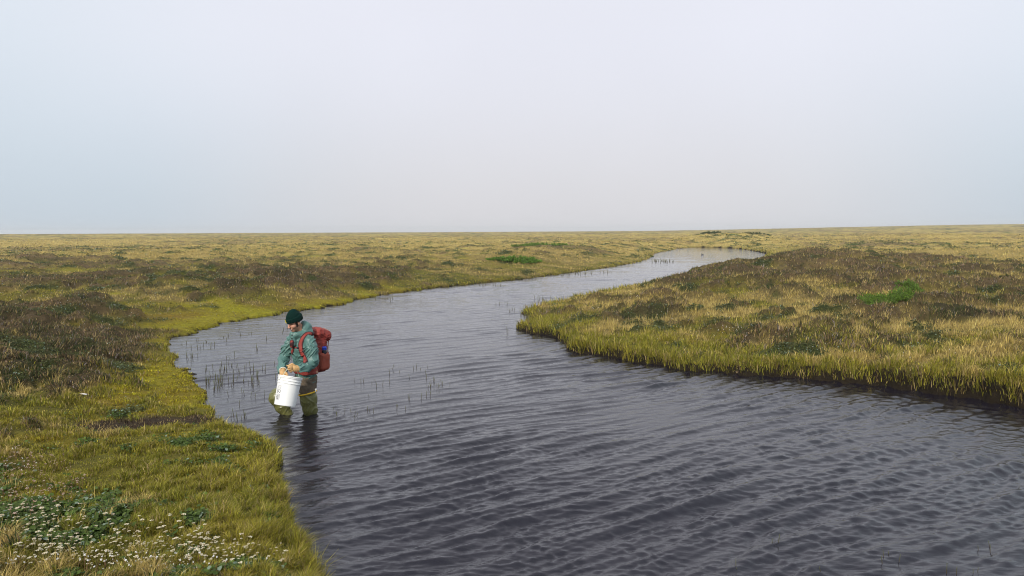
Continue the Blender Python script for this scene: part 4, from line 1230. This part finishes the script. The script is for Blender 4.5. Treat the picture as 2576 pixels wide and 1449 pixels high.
# the hundreds of smaller blooms between them, as one mass
def bloom_mass():
    m = MB(); vs, fs, cs = [], [], []; off = 0
    data = []
    for row in BL:
        for me in row:
            v = np.zeros(len(me.vertices) * 3); me.vertices.foreach_get("co", v)
            c = np.zeros(len(me.vertices) * 4); me.attributes["col"].data.foreach_get("color", c)
            data.append((v.reshape(-1, 3), [tuple(p.vertices) for p in me.polygons], c.reshape(-1, 4)[:, :3]))
    areas = [(330, 1405, 300, 40, 230, 0, .085), (110, 1350, 120, 60, 70, 0, .08), (600, 1410, 130, 30, 45, 0, .085), (90, 1230, 110, 80, 150, 2, .10), (100, 1290, 120, 60, 60, 0, .09), (300, 1440, 300, 16, 50, 1, .08),
             (330, 770, 330, 40, 60, 1, .10), (500, 700, 300, 20, 50, 1, .12), (1300, 640, 150, 10, 40, 1, .14), (2300, 640, 260, 12, 50, 1, .2), (200, 690, 200, 20, 30, 1, .12), (820, 690, 200, 20, 50, 1, .12)]
    for (u, v, ru, rv, n, kind, hm) in areas:
        for k in range(n):
            a = R_.uniform(0, 6.28); q = math.sqrt(R_.random()); p = onland(u + ru * q * math.cos(a), v + rv * q * math.sin(a))
            if not is_land(p): continue
            V_, F_, C_ = data[kind * 5 + R_.randrange(5)]
            D_ = math.hypot(p.x, p.y)
            s = max(.085 * R_.uniform(.6, 1.1), D_ / 745 * 4.0); hh = hm * R_.uniform(.5, 1.1)
            g = R_.uniform(0, 6.28); cg_, sg_ = math.cos(g), math.sin(g)
            W_ = np.stack([(V_[:, 0] * cg_ - V_[:, 1] * sg_) * s + p.x, (V_[:, 0] * sg_ + V_[:, 1] * cg_) * s + p.y, V_[:, 2] * hh + p.z], 1)
            o_ = len(vs) and off
            vs.append(W_); fs += [tuple(i + off for i in f) for f in F_]; cs.append(C_); off += len(V_)
    m.v = [tuple(x) for x in np.vstack(vs)]; m.f = fs; m.c = np.vstack(cs)
    o = link("small_flowers", m.mesh("small_flowers", BLOOM_M, False, True)); tag(o, "scatter of small cream and white flower heads over the left meadow", kind='stuff')
bloom_mass()

# --- bright willow shrubs
WIL = leaf_mat("willow_leaves", .35, .5)
BARK = simple_mat("willow_twig", (.06, .045, .025), .9)
def shrub(u, v, wd_, dp_, ht, n, label, col=(.13, .30, .035), ls=.03, fix=None):
    p = onland(u, v) if fix is None else at_z(u, v, fix)
    if fix is not None: p.z = gz(p.x, p.y)
    o = bpy.data.objects.new("willow_shrub", None); COL.objects.link(o); o.location = p
    tag(o, label, "shrub")
    vs, fs, cs = [], [], []; tw = MB()
    for k in range(n // 26):
        a = R_.uniform(0, 6.28); q = math.sqrt(R_.random())
        bx, by = math.cos(a) * q * wd_ / 2, math.sin(a) * q * dp_ / 2
        h = ht * (1 - .55 * q * q) * R_.uniform(.55, 1.1)
        z0 = gz(p.x + bx, p.y + by) - p.z
        tipv = Vector((bx * 1.15 + R_.uniform(-.05, .05), by * 1.15, z0 + h))
        b0 = Vector((bx * .8, by * .8, z0 - .02)); pp = [b0, (b0 + tipv) * .5 + Vector((R_.uniform(-.02, .02), 0, 0)), tipv]
        tw.add(*tube(pp, .006, 4, False, [1, .8, .5]))
        for j in range(26):
            t = R_.uniform(.25, 1.0); c = b0.lerp(tipv, t) + Vector((R_.gauss(0, .022), R_.gauss(0, .022), R_.gauss(0, .012)))
            d = Vector((R_.gauss(0, .6), R_.gauss(0, .6), 1)).normalized(); s_ = d.cross(Vector((R_.gauss(0, 1), R_.gauss(0, 1), 0))).normalized()
            L_ = ls * R_.uniform(.7, 1.4); b_ = len(vs)
            vs += [c, c + d * L_ * .5 + s_ * L_ * .26, c + d * L_, c + d * L_ * .5 - s_ * L_ * .26]
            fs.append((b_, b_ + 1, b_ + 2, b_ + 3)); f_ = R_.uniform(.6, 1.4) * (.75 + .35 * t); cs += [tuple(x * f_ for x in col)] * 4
    me = MB(); me.v, me.f, me.c = [tuple(x) for x in vs], fs, cs
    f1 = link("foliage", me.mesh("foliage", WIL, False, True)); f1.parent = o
    f2 = link("stem", tw.mesh("stem", BARK)); f2.parent = o
shrub(2228, 768, 1.05, 1.3, .30, 7000, "low bright green willow shrub on the brown heath of the right bank", (.12, .20, .03), .042)
shrub(2285, 733, .7, .8, .18, 2200, "narrow bright green willow strip just behind the bigger shrub on the right bank", (.11, .18, .03), .045)
shrub(1366, 627, 6.5, 5, .55, 5000, "distant bright green bush on the far left bank near the channel bend", (.12, .20, .03), .16)
shrub(1291, 654, 3.2, 3, .30, 2600, "faint green bush low on the far left bank above the channel", (.11, .20, .03), .14)
shrub(1775, 608, 5, 5, .34, 1800, "leftmost low dark green shrub beyond the far end of the river", (.07, .09, .035), .20, .45)
shrub(1835, 606, 7, 6, .42, 2600, "middle and widest dark green shrub beyond the far end of the river", (.07, .09, .035), .20, .45)
shrub(1900, 609, 5, 5, .32, 1800, "rightmost low dark green shrub beyond the far end of the river", (.07, .09, .035), .20, .45)

# --- a small bird swimming on the far water
def bird():
    p = at_z(1767, 641.5, 0)
    o = bpy.data.objects.new("swimming_bird", None); COL.objects.link(o); o.location = p
    tag(o, "tiny grey bird swimming on the distant part of the river", "bird")
    mt = simple_mat("bird_plumage", (.075, .075, .095), .8)
    def f(q):
        d = ell(q, (0, 0, .035), (.15, .062, .058))
        d = smin(d, cone(q, Vector((-.10, 0, .05)), Vector((-.19, 0, .075)), .035, .012), .03)
        d = smin(d, cone(q, Vector((.09, 0, .06)), Vector((.115, 0, .15)), .035, .026), .03)
        d = smin(d, ell(q, (.125, 0, .165), (.038, .028, .028)), .015)
        return smin(d, cone(q, Vector((.15, 0, .165)), Vector((.195, 0, .16)), .008, .003), .006)
    b_ = sdf_obj("body", f, (-.24, -.1, -.05), (.24, .1, .23), .012, mt, o); o.rotation_euler = (0, 0, rad(200)); o.scale = (.85,) * 3
bird()

# --- a shed feather lying in the grass
def feather():
    p = onland(212, 1001); p.z += .055
    o = bpy.data.objects.new("feather", None); COL.objects.link(o); o.location = p
    o.scale = (.75, .5, 1); o.rotation_euler = (rad(14), rad(6), rad(-4)); tag(o, "white and tan feather lying on green grass by the left bank", "feather")
    vs, fs, cs = [], [], []
    N_ = 22
    for i in range(N_ + 1):
        t = i / N_; x = -.085 + .15 * t
        wu = .024 * math.sin(math.pi * min(1, t * .9 + .06)) ** .6; wl = .020 * math.sin(math.pi * min(1, t * .85 + .1)) ** .6 * (1 if t < .88 else .5)
        col = (.62 - .0 * t, .45 + .2 * t, .30 + .42 * t)
        zz = .004 * math.sin(t * 3); jj = R_.uniform(-.002, .002)
        vs += [(x - .010, wu + jj, zz + .002), (x, 0, zz + .006), (x - .012, -wl + jj, zz - .006)]
        g_ = (.30 + .25 * t, .33 + .28 * t, .33 + .34 * t); cs += [g_, (min(.9, col[0] + .25 * t), min(.9, col[1] + .15), min(.9, col[2] + .1)), col]
    for i in range(N_):
        b_ = i * 3; fs += [(b_, b_ + 1, b_ + 4, b_ + 3), (b_ + 1, b_ + 2, b_ + 5, b_ + 4)]
    m = MB(); m.v, m.f, m.c = vs, fs, cs
    a = link("vane", m.mesh("vane", BLOOM_M, True, True)); a.parent = o
    m = MB(); m.add(*tube([(-.09, 0, .005), (0, 0, .0075), (.065, 0, .008), (.10, -.004, .004)], .0018, 6, False, [.3, .7, 1, 1]), (.8, .76, .66))
    b_ = link("quill", m.mesh("quill", BLOOM_M, True, True)); b_.parent = o
feather()

# --- the fog's own air, over land and water
def haze():
    m = bpy.data.materials.new("haze"); m.use_nodes = True; t = m.node_tree; t.nodes.clear()
    o = t.nodes.new('ShaderNodeOutputMaterial'); v = t.nodes.new('ShaderNodeVolumePrincipled')
    v.inputs['Color'].default_value = (.95, .96, .98, 1); v.inputs['Density'].default_value = HAZE_D; v.inputs['Anisotropy'].default_value = 0.0
    t.links.new(v.outputs[0], o.inputs['Volume'])
    X, z0, z1 = 3300.0, -3.0, 16.0
    b = MB(); b.add([(-X, -X, z0), (X, -X, z0), (X, X, z0), (-X, X, z0), (-X, -X, z1), (X, -X, z1), (X, X, z1), (-X, X, z1)],
                    [(0, 3, 2, 1), (4, 5, 6, 7), (0, 1, 5, 4), (1, 2, 6, 5), (2, 3, 7, 6), (3, 0, 4, 7)])
    q = link("haze", b.mesh("haze", m, False)); tag(q, "thin even fog over the tundra", kind='stuff')
HAZE_D = 0.0004
haze()
